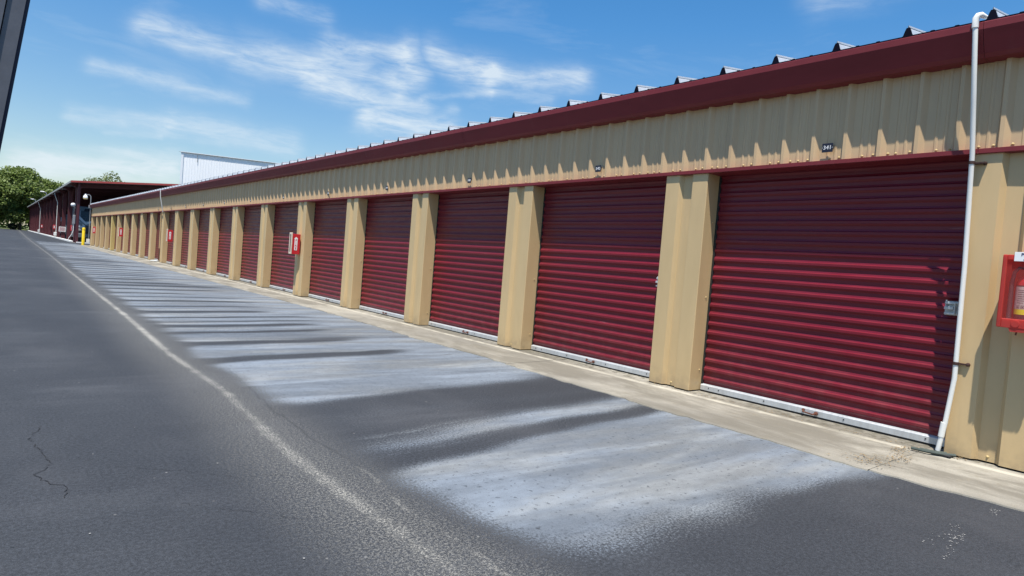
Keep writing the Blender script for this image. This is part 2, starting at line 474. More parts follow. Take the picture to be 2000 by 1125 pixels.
# ------------------------------------------------------------------ mesh helpers
class MB:
    def __init__(s):
        s.v, s.f = [], []

    def quad(s, a, b, c, d):
        i = len(s.v)
        s.v += [tuple(a), tuple(b), tuple(c), tuple(d)]
        s.f.append((i, i + 1, i + 2, i + 3))
        return s

    def poly(s, pts):
        i = len(s.v)
        s.v += [tuple(p) for p in pts]
        s.f.append(tuple(range(i, i + len(pts))))
        return s

    def box(s, x0, x1, y0, y1, z0, z1, bev=0.0):
        i = len(s.v)
        if bev <= 0:
            s.v += [(x, y, z) for x in (x0, x1) for y in (y0, y1) for z in (z0, z1)]
            for q in ((0, 1, 3, 2), (4, 6, 7, 5), (0, 4, 5, 1), (2, 3, 7, 6), (0, 2, 6, 4), (1, 5, 7, 3)):
                s.f.append(tuple(i + k for k in q))
            return s
        b = bev
        # chamfered box: 24 verts
        X, Y, Z = (x0, x1), (y0, y1), (z0, z1)
        idx = {}
        for ix in (0, 1):
            for iy in (0, 1):
                for iz in (0, 1):
                    sx_, sy_, sz_ = 1 - 2 * ix, 1 - 2 * iy, 1 - 2 * iz
                    c = (X[ix], Y[iy], Z[iz])
                    for ax in range(3):
                        p = [c[0] + sx_ * b, c[1] + sy_ * b, c[2] + sz_ * b]
                        p[ax] = c[ax]
                        idx[(ix, iy, iz, ax)] = len(s.v)
                        s.v.append(tuple(p))
        g = lambda ix, iy, iz, ax: idx[(ix, iy, iz, ax)]
        for v in (0, 1):
            s.f.append((g(v, 0, 0, 0), g(v, 1, 0, 0), g(v, 1, 1, 0), g(v, 0, 1, 0)))
            s.f.append((g(0, v, 0, 1), g(1, v, 0, 1), g(1, v, 1, 1), g(0, v, 1, 1)))
            s.f.append((g(0, 0, v, 2), g(1, 0, v, 2), g(1, 1, v, 2), g(0, 1, v, 2)))
        for a in (0, 1):
            for c in (0, 1):
                s.f.append((g(0, a, c, 1), g(1, a, c, 1), g(1, a, c, 2), g(0, a, c, 2)))
                s.f.append((g(a, 0, c, 0), g(a, 1, c, 0), g(a, 1, c, 2), g(a, 0, c, 2)))
                s.f.append((g(a, c, 0, 0), g(a, c, 1, 0), g(a, c, 1, 1), g(a, c, 0, 1)))
        for ix in (0, 1):
            for iy in (0, 1):
                for iz in (0, 1):
                    s.f.append((g(ix, iy, iz, 0), g(ix, iy, iz, 1), g(ix, iy, iz, 2)))
        return s

    def extrude_profile(s, prof, axis, a, b, closed=False, caps=False):
        """prof: list of 2D points in the plane across axis (x: (y,z); y: (x,z); z: (x,y))"""
        def P(p, t):
            if axis == 'y':
                return (p[0], t, p[1])
            if axis == 'z':
                return (p[0], p[1], t)
            return (t, p[0], p[1])
        i = len(s.v)
        n = len(prof)
        s.v += [P(p, a) for p in prof] + [P(p, b) for p in prof]
        for k in range(n if closed else n - 1):
            k2 = (k + 1) % n
            s.f.append((i + k, i + k2, i + n + k2, i + n + k))
        if caps:
            s.f.append(tuple(i + k for k in range(n)))
            s.f.append(tuple(i + n + k for k in range(n)))
        return s

    def tube(s, pts, r, seg=10, caps=True, radii=None):
        pts = [Vector(p) for p in pts]
        i0 = len(s.v)
        ref = Vector((0, 0, 1))
        d0 = (pts[1] - pts[0]).normalized()
        if abs(d0.dot(ref)) > .9:
            ref = Vector((0, 1, 0))
        nrm = d0.cross(ref).normalized()
        for k, p in enumerate(pts):
            if k == 0:
                d = pts[1] - pts[0]
            elif k == len(pts) - 1:
                d = pts[-1] - pts[-2]
            else:
                d = (pts[k + 1] - pts[k]).normalized() + (pts[k] - pts[k - 1]).normalized()
            d.normalize()
            nrm = (nrm - d * nrm.dot(d)).normalized()
            bn = d.cross(nrm)
            rr = radii[k] if radii else r
            for j in range(seg):
                t = 2 * math.pi * j / seg
                s.v.append(tuple(p + nrm * math.cos(t) * rr + bn * math.sin(t) * rr))
        for k in range(len(pts) - 1):
            for j in range(seg):
                a = i0 + k * seg + j
                b = i0 + k * seg + (j + 1) % seg
                s.f.append((a, b, b + seg, a + seg))
        if caps:
            s.f.append(tuple(i0 + j for j in range(seg)))
            s.f.append(tuple(i0 + (len(pts) - 1) * seg + j for j in range(seg)))
        return s

    def lathe(s, prof, c, seg=16, axis='z'):
        i0 = len(s.v)
        for (r, h) in prof:
            for j in range(seg):
                t = 2 * math.pi * j / seg
                if axis == 'z':
                    s.v.append((c[0] + r * math.cos(t), c[1] + r * math.sin(t), c[2] + h))
                elif axis == 'x':
                    s.v.append((c[0] + h, c[1] + r * math.cos(t), c[2] + r * math.sin(t)))
                else:
                    s.v.append((c[0] + r * math.cos(t), c[1] + h, c[2] + r * math.sin(t)))
        for k in range(len(prof) - 1):
            for j in range(seg):
                a = i0 + k * seg + j
                b = i0 + k * seg + (j + 1) % seg
                s.f.append((a, b, b + seg, a + seg))
        return s

    def mesh(s, name, mat, smooth=False):
        me = bpy.data.meshes.new(name)
        me.from_pydata(s.v, [], s.f)
        me.validate()
        if mat:
            me.materials.append(mat)
        import bmesh
        bm = bmesh.new()
        bm.from_mesh(me)
        bmesh.ops.recalc_face_normals(bm, faces=bm.faces)
        bm.to_mesh(me)
        bm.free()
        if smooth:
            me.polygons.foreach_set('use_smooth', [True] * len(me.polygons))
            try:
                me.set_sharp_from_angle(angle=math.radians(40))
            except Exception:
                pass
        return me


def link(name, me, parent=None, loc=(0, 0, 0), **kw):
    o = bpy.data.objects.new(name, me)
    COL.objects.link(o)
    o.location = loc
    if parent:
        o.parent = parent
    for k, v in kw.items():
        o[k] = v
    return o


def part(name, mb, mat, parent=None, loc=(0, 0, 0), smooth=False, **kw):
    return link(name, mb.mesh(name, M[mat] if isinstance(mat, str) else mat, smooth), parent, loc, **kw)


def thing(name, label, cat, loc=(0, 0, 0), group=None):
    o = bpy.data.objects.new(name, None)
    COL.objects.link(o)
    o.location = loc
    o['label'] = label
    o['category'] = cat
    if group:
        o['group'] = group
    return o


def text_obj(name, body, size, mat, parent, origin, right, up, ext=.001, bold=.0, space=1.0):
    cu = bpy.data.curves.new(name, 'FONT')
    cu.body = body
    cu.size = size
    cu.align_x = 'CENTER'
    cu.align_y = 'CENTER'
    cu.extrude = ext
    cu.offset = bold
    cu.space_line = space
    cu.resolution_u = 2
    tmp = bpy.data.objects.new('tmp_text', cu)
    COL.objects.link(tmp)
    dg = bpy.context.evaluated_depsgraph_get()
    me = bpy.data.meshes.new_from_object(tmp.evaluated_get(dg))
    bpy.data.objects.remove(tmp)
    right, up = Vector(right), Vector(up)
    nz = right.cross(up)
    mt = Matrix(((right.x, up.x, nz.x, origin[0]), (right.y, up.y, nz.y, origin[1]), (right.z, up.z, nz.z, origin[2]), (0, 0, 0, 1)))
    me.transform(mt)
    me.name = name
    me.materials.clear()
    me.materials.append(M[mat])
    return link(name, me, parent)


FX = 6.188
HB = 2.518            # underside of the header
PIT = 3.05
RX = FX + .236        # door plane


# ------------------------------------------------------------------ the ground
g = MB()
g.quad((-3000, -3000, -.03), (3000, -3000, -.03), (3000, 3000, -.03), (-3000, 3000, -.03))
part('ground', g, 'grass', kind='structure')

# asphalt with the residue pattern held as world-space attributes
rng = random.Random(3)
EDGE = [(-40, 5.25), (-3, 5.22), (1.02, 5.198), (1.94, 5.064), (3.03, 5.123), (4.15, 5.145), (5.51, 5.189), (6.96, 5.30), (8.7, 5.28), (11.2, 5.38),
        (13.9, 5.40), (19.8, 5.36), (31.2, 5.27), (49, 5.27), (66, 5.35)]
LINE = [(-40, 1.6), (0, 1.60), (2.19, 1.555), (3.0, 1.516), (4.02, 1.499), (5.95, 1.60), (8.0, 1.549), (11.5, 1.628), (17, 1.68), (25.5, 1.77), (36, 1.91), (66, 2.15), (100, 2.5), (300, 5)]
LINE2 = [(-40, 1.8), (1.2, 1.80), (2.04, 1.72), (2.44, 1.721), (2.9, 1.705), (3.28, 1.763), (3.56, 1.779), (4.31, 1.743), (5.22, 1.768), (7.4, 1.95), (12, 2.2), (300, 9)]


def interp(tab, y):
    return float(np.interp(y, [a for a, b in tab], [b for a, b in tab]))


def sstep(x, a, b):
    t = np.clip((x - a) / (b - a), 0, 1)
    return t * t * (3 - 2 * t)


# dark (clean) bands along the skewed coordinate t = y - .14 (x - 3.3): (start, end, reach towards the apron)
DARK = [(4.22, 5.45, 9), (3.60, 3.92, 9), (7.44, 7.80, 4.9), (8.64, 9.02, 4.7), (6.55, 6.62, 3.9)]
t = 9.75
while t < 67:
    w = rng.uniform(.10, .32) * (1 + t / 28)
    DARK.append((t, t + w, rng.uniform(4.0, 5.2)))
    t += w + rng.uniform(.22, .75) * (1 + t / 60)

ys = list(np.arange(-3, 8, .03))
y = 8.0
while y < 72:
    ys.append(y)
    y += max(.035, y * .0045)
ys += list(np.arange(74, 212, 6))
ys = [-40, -30, -20, -12, -8, -5, -4] + ys
xs = [-60, -14, -11, -8, -5, -3, -2, -1, 0, .5, .9, 1.1] + list(np.arange(1.2, 5.5, .09)) + [5.6, 6.2, 7, 9, 12, 20, 60]
verts, faces, res_, sl, sl2, lane = [], [], [], [], [], []
nx = len(xs)
for y in ys:
    ex, lx, l2 = interp(EDGE, y), interp(LINE, y), interp(LINE2, y)
    for x in xs:
        verts.append((x, y, 0))
        tt = y - .14 * (x - 3.3) + .03 * math.sin(x * 2.3 + y * .7) + .012 * math.sin(x * 6.1 + y * 2.9)
        s = 1.0
        for (a, b, reach) in DARK:
            if a - .5 < tt < b + .5:
                sf = .12 if a < 8 else .09 + .2 * (b - a)
                if a == 4.22:
                    sf = .22
                k = float(sstep(tt, a - sf, a + sf) * (1 - sstep(tt, b - sf, b + sf)))
                k *= 1 - float(sstep(x, reach - .9, reach + .1))
                if a == 3.60:
                    k *= .95
                s *= 1 - (.93 - .10 * max(0, math.sin(tt * 9 + x * .8)) if a != 6.55 else .35) * k
        # thin pale streak between the two near dark bands fades to the left
        if 3.88 < tt < 4.26:
            s *= .42 + .5 * float(sstep(x, 1.9, 4.0))
        # nothing this side of the near patch
        nb = float(np.interp(x, [1.6, 1.8, 2.05, 2.5, 3.1, 3.6, 4.2, 5.0, 5.6], [2.95, 2.62, 2.38, 2.26, 2.14, 2.04, 1.88, 1.66, 1.55])) + .03 * math.sin(x * 7.3)
        hw = .50 if x < 3.0 else .50 - .26 * min(1, x - 3.0)
        s *= float(sstep(tt, nb - hw, nb + hw * .8))
        # left limit of the residue follows the seam
        lf = 1.70 if y < 6 else lx + .08
        s *= float(sstep(x, lf - .02 + .08 * math.sin(y * 3.1), lf + (.50 if y < 6 else .40)))
        if y > 9:
            s *= .78 + .22 * math.sin(y * .9) * math.sin(y * .37 + 1)
        s *= 1 - float(sstep(y, 66, 74))
        s *= 1 if x < 5.6 else 0
        res_.append(s)
        sl.append(x - lx)
        sl2.append(x - l2)
        lane.append(1.0 if x > lx else 0.0)
ny = len(ys)
for j in range(ny - 1):
    for i in range(nx - 1):
        a = j * nx + i
        faces.append((a, a + 1, a + nx + 1, a + nx))
me = bpy.data.meshes.new('asphalt_road')
me.from_pydata(verts, [], faces)
for nm, dat in (('residue', res_), ('seam_distance', sl), ('second_seam_distance', sl2), ('lane', lane)):
    at = me.attributes.new(nm, 'FLOAT', 'POINT')
    at.data.foreach_set('value', dat)
me.materials.append(M['asphalt'])
link('asphalt_road', me, kind='structure')

# pale gravel track beyond the asphalt
g = MB()
g.poly([(-40, 205, .0), (3.2, 205, .0), (.5, 216, .0), (-40, 218, .0)])
part('gravel_track', g, paint('pale_gravel', (.42, .40, .34), .9), kind='structure', loc=(0, 0, .01))

# cracks and chipped marks, thin sheets a few millimetres up
g = MB()


def ribbon(mb, pts, w, z, r, jitter=.6):
    P = []
    for a, b in zip(pts[:-1], pts[1:]):
        n = max(1, int(math.dist(a, b) / .022))
        for k in range(n):
            t0 = k / n
            P.append((a[0] + (b[0] - a[0]) * t0 + r.gauss(0, .007), a[1] + (b[1] - a[1]) * t0 + r.gauss(0, .007)))
    P.append(pts[-1])
    W_ = [w * r.uniform(.15, 1.3) / 2 for _ in P]
    L_, R_ = [], []
    for k, p in enumerate(P):
        q0, q1 = P[max(0, k - 1)], P[min(len(P) - 1, k + 1)]
        dx, dy = q1[0] - q0[0], q1[1] - q0[1]
        L = math.hypot(dx, dy) or 1
        L_.append((p[0] - dy / L * W_[k], p[1] + dx / L * W_[k], z))
        R_.append((p[0] + dy / L * W_[k], p[1] - dx / L * W_[k], z))
    for k in range(len(P) - 1):
        if r.random() < .10:
            continue
        mb.quad(R_[k], R_[k + 1], L_[k + 1], L_[k])


rr = random.Random(5)
ribbon(g, [(.26, 5.1), (.19, 4.83), (.235, 4.6), (.26, 4.4), (.27, 4.26), (.2, 4.12), (.24, 3.98), (.32, 3.85), (.30, 3.7)], .0045, .004, rr)
ribbon(g, [(.55, 4.1), (.9, 3.85), (1.1, 3.65)], .0025, .004, rr)
ribbon(g, [(.75, 3.4), (1.0, 3.15), (1.2, 2.95)], .0028, .004, rr)
ribbon(g, [(.26, 4.4), (.42, 4.33), (.5, 4.22)], .003, .004, rr)
ribbon(g, [(-.9, 6.2), (-.6, 6.05), (-.35, 6.1), (-.1, 5.95)], .003, .004, rr)
ribbon(g, [(1.1, 3.65), (1.3, 3.6), (1.42, 3.45)], .0025, .004, rr)
ribbon(g, [(-.6, 3.3), (-.2, 3.35), (.1, 3.2)], .0025, .004, rr)
ribbon(g, [(2.9, 4.9), (3.4, 4.75)], .0025, .004, rr)
part('pavement_cracks', g, paint('dark_crack_line', (.014, .014, .015), .9), kind='structure')  # crack ribbons in one even near-black colour
g = MB()
for (a, b) in (((4.45, 1.16), (3.9, 1.17)), ((4.3, 1.10), (4.1, 1.13)), ((4.25, 1.1), (3.7, 1.03)), ((5.05, 1.15), (4.9, 1.1))):
    for k in range(26):
        t = rr.random()
        x, y = a[0] + (b[0] - a[0]) * t + rr.gauss(0, .022), a[1] + (b[1] - a[1]) * t + rr.gauss(0, .014)
        s_ = rr.uniform(.001, .0055)
        g.poly([(x + s_ * math.cos(q) * rr.uniform(.6, 1.3), y + s_ * math.sin(q) * rr.uniform(.6, 1.3), .005) for q in np.linspace(0, 6.28, 6)[:-1]])
for k in range(34):
    x, y = rr.uniform(-3, 5), rr.uniform(2, 12)
    s_ = rr.uniform(.003, .007)
    g.poly([(x + s_ * math.cos(q), y + s_ * math.sin(q), .005) for q in np.linspace(0, 6.28, 6)[:-1]])
part('pavement_chips', g, paint('pale_chips', (.30, .295, .28), .9), kind='stuff', label='small pale chips scattered over the dark asphalt', category='chips')

# concrete apron of separate slabs
ap = bpy.data.objects.new('concrete_apron', None)
COL.objects.link(ap)
ap['kind'] = 'structure'
ks = [-6.0, 1.93] + [1.93 + 4.575 * k for k in range(1, 15)]
ks[-1] = 66.4
rs = random.Random(9)
for a, b in zip(ks[:-1], ks[1:]):
    g = MB()
    n = max(3, int((b - a) / (.09 if a < 12 else .3)))
    dz = rs.uniform(0, .004)
    yy = [a + .002 + (b - a - .004) * k / n for k in range(n + 1)]
    ed = [(interp(EDGE, y) + (rs.gauss(0, .014) + .02 * math.sin(y * 3.7) * math.sin(y * 1.3) if y < 15 else 0)) for y in yy]
    for k in range(n):
        e0, e1 = ed[k], ed[k + 1]
        y0, y1 = yy[k], yy[k + 1]
        z0, z1, z2 = .008 + dz, .022 + dz, .026 + dz
        g.quad((e0, y0, -.02), (e1, y1, -.02), (e1 + .01, y1, z0), (e0 + .01, y0, z0))
        g.quad((e0 + .01, y0, z0), (e1 + .01, y1, z0), (6.07, y1, z1), (6.07, y0, z1))
        g.quad((6.07, y0, z1), (6.07, y1, z1), (6.10, y1, z1 + .008), (6.10, y0, z1 + .008))
        g.quad((6.10, y0, z1 + .008), (6.10, y1, z1 + .008), (7.2, y1, z2 + .006), (7.2, y0, z2 + .006))
    part('concrete_slab', g, 'concrete', ap)
g = MB()
g.quad((5.12, -6, .003), (5.12, 66.4, .003), (7.2, 66.4, .003), (7.2, -6, .003))
part('joint_bed', g, paint('dark_joint', (.04, .035, .03), .9), ap, loc=(.3, 0, 0))

# ------------------------------------------------------------------ the long storage building
bld = thing('storage_building', 'long tan metal storage building with a row of burgundy roll up doors', 'building', (FX, 30, 0))
bld_inv = Vector((-FX, -30, 0))


def bp(name, mb, mat, **kw):
    return part(name, mb, mat, bld, bld_inv, **kw)


Y0 = -1.9
Y1 = 66.2
PY = {0: 1.786, 1: 4.893, 2: 7.927, 3: 10.932, 4: 13.927, 5: 16.989, 6: 20.114, 7: 23.175, 8: 26.2}
for i in range(9, 22):
    PY[i] = 1.799 + 3.05 * i + .08
PY[9] = 29.40
PY[21] = 66.15
PY[-1] = -1.264
ZB = .047

# pillars: folded sheet with a trough
prof = [(.25, 0), (0.006, 0), (0, -.006), (0, -.19), (.052, -.225), (.054, -.345), (0, -.378), (0, -.571), (.006, -.577), (.25, -.577)]
pm = MB().extrude_profile(prof, 'z', 0, HB + .03 - ZB)
pillar_me = pm.mesh('pillar', M['tan'])
pillar_y = MB().extrude_profile(prof, 'z', 0, HB + .03 - ZB).mesh('pillar', M['tan_y'])
for i in range(-1, 22):
    o = link('pillar', pillar_y if i == 17 else pillar_me, bld, Vector((FX, PY[i], ZB)) + bld_inv)
    if i == 17:
        o['label'] = 'yellowed tan pillar'
    if i == 21:
        o['label'] = 'far corner pillar'

# doors
SLH = .106
sp = []
nsl = 24
bm_ = MB().extrude_profile([(0, 0), (0, .030), (-.004, .037), (-.016, .050), (-.018, .056), (-.018, .078), (-.0165, .0805), (-.0065, .0870), (-.005, .089), (0, .106)], 'y', 0, 1)
slat_me = bm_.mesh('slat', M['door'])
curt = MB()
for k in range(nsl):
    pr = [(x, z + k * SLH) for x, z in ((0, 0), (0, .033), (-.018, .052), (-.018, .082), (-.008, .088), (0, .106))]
    curt.extrude_profile(pr, 'y', 0, 1)
curt_me = curt.mesh('slat_curtain', M['door'])
latch = MB()
latch.box(-.05, 0, -.05, .05, .035, .055, .003).box(-.05, 0, -.05, .05, -.055, -.035, .003).box(-.012, 0, -.055, .055, -.06, .06)
latch.box(-.06, -.012, -.02, .05, -.012, .014, .003).tube([(-.055, -.03, .045), (-.055, -.03, -.05)], .007, 8).tube([(-.03, .045, .07), (-.03, .045, .0)], .006, 8)
latch_me = latch.mesh('latch', M['galv'])
hand = MB()
hand.tube([(-.01, .07, .012), (-.03, .06, -.004), (-.032, -.04, -.012), (-.012, -.06, .0)], .008, 7)
hand.lathe([(0, -.022), (.018, -.018), (.018, 0), (0, .0)], (0, -.06, .0), 10, 'x').lathe([(0, -.016), (.014, -.014), (.014, 0), (0, .0)], (0, .07, .012), 10, 'x')
hand_me = hand.mesh('pull_handle', M['rust'])
for i in range(-1, 21):
    ya, yb = PY[i] + .002, PY[i + 1] - .577 - .002
    d = bpy.data.objects.new('roller_door', None)
    COL.objects.link(d)
    d.parent = bld
    d.location = Vector((RX, (ya + yb) / 2, 0)) + bld_inv
    wdt = yb - ya
    h0 = -wdt / 2
    if 0 <= i <= 11:
        for k in range(nsl):
            s_ = link('slat', slat_me, d, (rs.gauss(0, .0008), h0 + .028, .118 + k * SLH))
            s_.scale = (1, wdt - .056, 1)
    else:
        s_ = link('slat_curtain', curt_me, d, (0, h0 + .028, .118))
        s_.scale = (1, wdt - .056, 1)
        s_['kind'] = 'stuff'
    b = MB()
    b.extrude_profile([(0, .052), (-.030, .052), (-.030, .106), (-.024, .112), (0, .124)], 'y', h0 + .012, -h0 - .012, caps=True)
    part('bottom_bar', b, 'galv', d)
    b = MB()
    b.box(-.022, .004, h0 + .012, -h0 - .012, .034, .05)
    part('bottom_seal', b, 'black', d)
    b = MB()
    b.box(-.012, .03, h0, h0 + .026, .03, HB + .05)
    part('guide_track', b, 'black', d)
    b = MB()
    b.box(-.012, .03, -h0 - .026, -h0, .03, HB + .05)
    part('guide_track', b, 'black', d)
    if i < 13:
        link('pull_handle', hand_me, d, (-.032, -.05 if i != 0 else -.04, .082))
        link('latch', latch_me, d, (-.022, h0 + .10, 1.245))
    if i < 6:
        b = MB()
        for q in (h0 + .08, h0 + .2, h0 + .9, -h0 - .8, -h0 - .25, -h0 - .12):
            b.lathe([(0, -.006), (.006, -.005), (.008, 0)], (-.030, q, .085), 6, 'x')
        part('bolt', b, 'dark', d, kind='stuff')
b = MB()
b.box(RX + .04, RX + .08, Y0, Y1 - .1, .03, 3.5)
bp('light_block_panel', b, 'interior')  # unseen panel added behind the doors to block light

# header cladding: ribbed panels three ribs wide
ZP0, ZP1 = 2.555, 3.30


def panel_profile():
    pr = []
    pan, out = .020, -.018
    for r in range(3):
        o = -r * .3048
        pr += [(pan, o), (out, o - .018), (out, o - .048), (pan, o - .088)]
        for q in (.155, .225):
            pr += [(pan, o - q), (pan - .006, o - q - .010), (pan - .006, o - q - .024), (pan, o - q - .034)]
    pr += [(pan, -.9144 + .001)]
    return pr


pp = panel_profile()
panel_me = MB().extrude_profile(pp, 'z', 0, ZP1 - ZP0).mesh('cladding_panel', M['header'])
k = 0
y = 3.478 + .9144 * 68
ylist = []
while y > Y0 - .9:
    ylist.append(y)
    y -= .9144
for y in ylist:
    if y > Y1 + .1:
        continue
    link('cladding_panel', panel_me, bld, Vector((FX + rs.gauss(0, .0006), y, ZP0)) + bld_inv)
b = MB()
b.box(FX + .022, FX + .05, Y0, Y1, HB + .01, 3.36)
bp('header_wall', b, 'header')
# red trim under the header, in lengths
L = 3.66
y = Y0
n = 0
while y < Y1:
    y2 = min(y + L, Y1 + .02)
    dx = rs.uniform(0, .004)
    b = MB()
    b.extrude_profile([(FX + .26, HB), (FX - .020 - dx, HB), (FX - .024 - dx, HB + .004), (FX - .024 - dx, HB + .040), (FX - .014, HB + .043), (FX + .02, HB + .046)], 'y', y + .001, y2 - .001, caps=False)
    bp('header_trim', b, 'red')
    b = MB()
    b.extrude_profile([(FX + .02, 3.262), (FX - .10, 3.270), (FX - .128 - dx, 3.300), (FX - .201 - dx, 3.455), (FX - .207 - dx, 3.470), (FX - .207 - dx, 3.524),
                       (FX - .201, 3.530), (FX - .12, 3.532), (FX - .06, 3.500)], 'y', y + .001, y2 - .001)
    bp('eave_fascia', b, 'red')
    y = y2
    n += 1
# screws along the header and on the pillars
b = MB()


def screw(mb, x, y, z, r=.0085):
    mb.lathe([(0, -.011), (r * .6, -.010), (r, -.004), (r * 1.5, -.002), (r * 1.5, 0)], (x, y, z), 6, 'x')


for y in ylist:
    if y > 40:
        continue
    for r in range(3):
        o = y - r * .3048
        screw(b, FX + .018, o + .022, HB + .066)
        if r == 0:
            screw(b, FX + .018, o - .105, HB + .066)
        screw(b, FX + .014, o - .19 + rs.gauss(0, .01), HB + .062)
for i in range(0, 12):
    for z in (.28, 1.12, 1.98):
        yv = PY[i] - .577
        b.lathe([(0, -.010), (.006, -.009), (.009, -.002), (.009, 0)], (FX + .17, yv, z), 6, 'y')
    screw(b, FX + .054, PY[i] - .29, .085)
bp('screw_heads', b, 'brass', kind='stuff')
# streaks below the screws come from the paint; roof of trapezoid seamed panels
RP = .6012
roofp = [(0, 0), (0, .006)]
prf = []
# across y at the eave end, z up: pan then rib
prf = [(0.0, .0), (-.024, .014), (-.036, .060), (-.043, .076), (-.062, .076), (-.070, .060), (-.084, .014), (-.108, .0), (-.225, .0), (-.235, .007), (-.25, .007), (-.26, 0), (-.40, 0), (-.41, .007), (-.425, .007), (-.435, 0), (-RP, 0)]


def roof_mesh(mat):
    v, f = [], []
    X = [(FX - .188, 3.536), (12.3, 4.46), (18.6, 3.54)]
    for (x, z) in X:
        for (yy_, zz) in prf:
            v.append((x - FX, yy_, z + zz))
    n_ = len(prf)
    for a in range(len(X) - 1):
        for k in range(n_ - 1):
            f.append((a * n_ + k, a * n_ + k + 1, (a + 1) * n_ + k + 1, (a + 1) * n_ + k))
    me_ = bpy.data.meshes.new('roof_panel')
    me_.from_pydata(v, [], f)
    me_.materials.append(mat)
    return me_


rpm = roof_mesh(M['roof'])
cl = MB()
cl.poly([(-.191, yy_, zz + 3.536) for yy_, zz in [(0.016, -.004), (-.016, .014), (-.032, .062), (-.040, .079), (-.065, .079), (-.075, .062), (-.091, .014), (-.122, -.004)]])
cl.quad((-.192, 0.02, 3.5305), (-.192, -RP, 3.5305), (-.192, -RP, 3.545), (-.192, 0.02, 3.545))
for q_ in (-.243, -.418):
    cl.quad((-.1925, q_ + .02, 3.544), (-.1925, q_ - .02, 3.544), (-.1925, q_ - .012, 3.551), (-.1925, q_ + .012, 3.551))
clm = cl.mesh('rib_closure', M['closure'])
sc = MB()
sc.extrude_profile([(-.050, .076), (-.053, .098), (-.056, .098), (-.057, .080), (-.066, .082), (-.066, .076)], 'x', -.192, 1.4)
sc.v = [(x, y, z + .149 * (x + .188)) for x, y, z in sc.v]
scm = sc.mesh('roof_seam', M['roof'])
# measured rib near the corner at y = 2.054 * .8333 (centre)
y = 1.711 + .055 + RP * 107
nroof = 0
while y > Y0 - .4:
    if y < Y1 + .2:
        o = link('roof_panel', rpm, bld, Vector((FX, y, 0)) + bld_inv)
        link('rib_closure', clm, o, (0, 0, 0))
        link('roof_seam', scm, o, (0, 0, 3.536))
    y -= RP
# ends and back of the building
b = MB()
b.poly([(FX + .03, Y1, 0), (18.4, Y1, 0), (18.4, Y1, 3.5), (12.3, Y1, 4.44), (FX + .03, Y1, 3.5)])
b.poly([(FX + .03, Y0, 0), (18.4, Y0, 0), (18.4, Y0, 3.5), (12.3, Y0, 4.44), (FX + .03, Y0, 3.5)])
b.quad((18.4, Y0, 0), (18.4, Y1, 0), (18.4, Y1, 3.5), (18.4, Y0, 3.5))
bp('end_wall', b, 'tan')
b = MB()
b.box(FX - .02, FX + .10, Y1 - .02, Y1 + .03, .03, 3.30)
bp('corner_trim', b, 'tan')

# ------------------------------------------------------------------ number signs on the header
num_y = {341: 2.99, 342: 6.02, 343: 9.02, 344: 11.99, 345: 15.0}
for k in range(6, 13):
    num_y[340 + k] = 2.99 + 3.03 * (k - 1)
ORD = ['nearest', 'second', 'third', 'fourth', 'fifth', 'sixth', 'seventh', 'eighth', 'ninth', 'tenth', 'eleventh', 'twelfth']
for num, yv in num_y.items():
    t = thing('number_sign', f'black plate reading {num} on the header over the {ORD[num - 341]} door from the white downpipe', 'sign', (FX - .019, yv, 2.68), 'number signs over the doors')
    b = MB().box(-.004, 0, -.052, .052, -.043, .043, .001)
    part('plate', b, 'plate', t)
    text_obj('digits', str(num), .054, 'white', t, (-.0052, 0, 0), (0, -1, 0), (0, 0, 1), .0008, .0002)
    b = MB().lathe([(0, -.003), (.003, -.002), (.003, 0)], (-.004, .046, 0), 6, 'x').lathe([(0, -.003), (.003, -.002), (.003, 0)], (-.004, -.046, 0), 6, 'x')
    part('rivet', b, 'white', t, kind='stuff')

# ------------------------------------------------------------------ PVC downpipe by door 341
t = thing('downpipe', 'thin white plastic downpipe standing beside the nearest burgundy door', 'pipe', (6.1, 1.79, 0))
inv = Vector((-6.1, -1.79, 0))
pts = [(5.965, 1.812, 3.52), (5.975, 1.80, 3.30), (6.04, 1.790, 2.9), (6.12, 1.785, 2.51), (6.145, 1.762, 1.6), (6.15, 1.751, .68), (6.145, 1.782, .30), (6.14, 1.813, .06)]
part('pipe', MB().tube(pts, .0185, 14), 'pvc', t, inv, smooth=True)
part('elbow', MB().tube([(5.965, 1.812, 3.485), (5.965, 1.812, 3.560), (5.972, 1.802, 3.580), (5.99, 1.785, 3.588), (6.03, 1.76, 3.575)], .024, 14, radii=[.024, .0245, .025, .023, .015]), 'pvc', t, inv, smooth=True)
part('coupling', MB().tube([(6.145, 1.790, .30), (6.143, 1.800, .18)], .0235, 14), 'pvc', t, inv, smooth=True)
for z, x, yv in ((2.44, 6.122, 1.783), (.80, 6.149, 1.752)):
    b = MB()
    b.lathe([(.0195, -.013), (.023, -.011), (.023, .011), (.0195, .013)], (x, yv, z), 14)
    b.box(x + .015, FX + .002, yv - .085, yv - .006, z - .006, z + .006)
    b.lathe([(0, -.03), (.013, -.027), (.016, -.008), (.016, 0)], (FX, yv - .075, z), 10, 'x')
    part('pipe_bracket', b, paint('rusty_brown_bracket', (.06, .028, .022), .6, .2), t, inv)
t2 = thing('drain_hose', 'dark green rubber hose stub lying at the foot of the white downpipe', 'hose', (6.1, 1.80, .03))
b = MB()
b.tube([(6.06, 1.98, .045), (6.06, 1.86, .047), (6.09, 1.76, .05), (6.13, 1.68, .055)], .013, 8)
b.tube([(6.10, 1.93, .04), (6.11, 1.84, .04), (6.15, 1.75, .045)], .018, 8)
part('hose', b, 'hose', t2, (-6.1, -1.80, -.03), smooth=True)
b = MB().box(6.08, 6.17, 1.70, 1.84, .032, .052, .006)
part('drain_block', b, 'black', t2, (-6.1, -1.80, -.03))

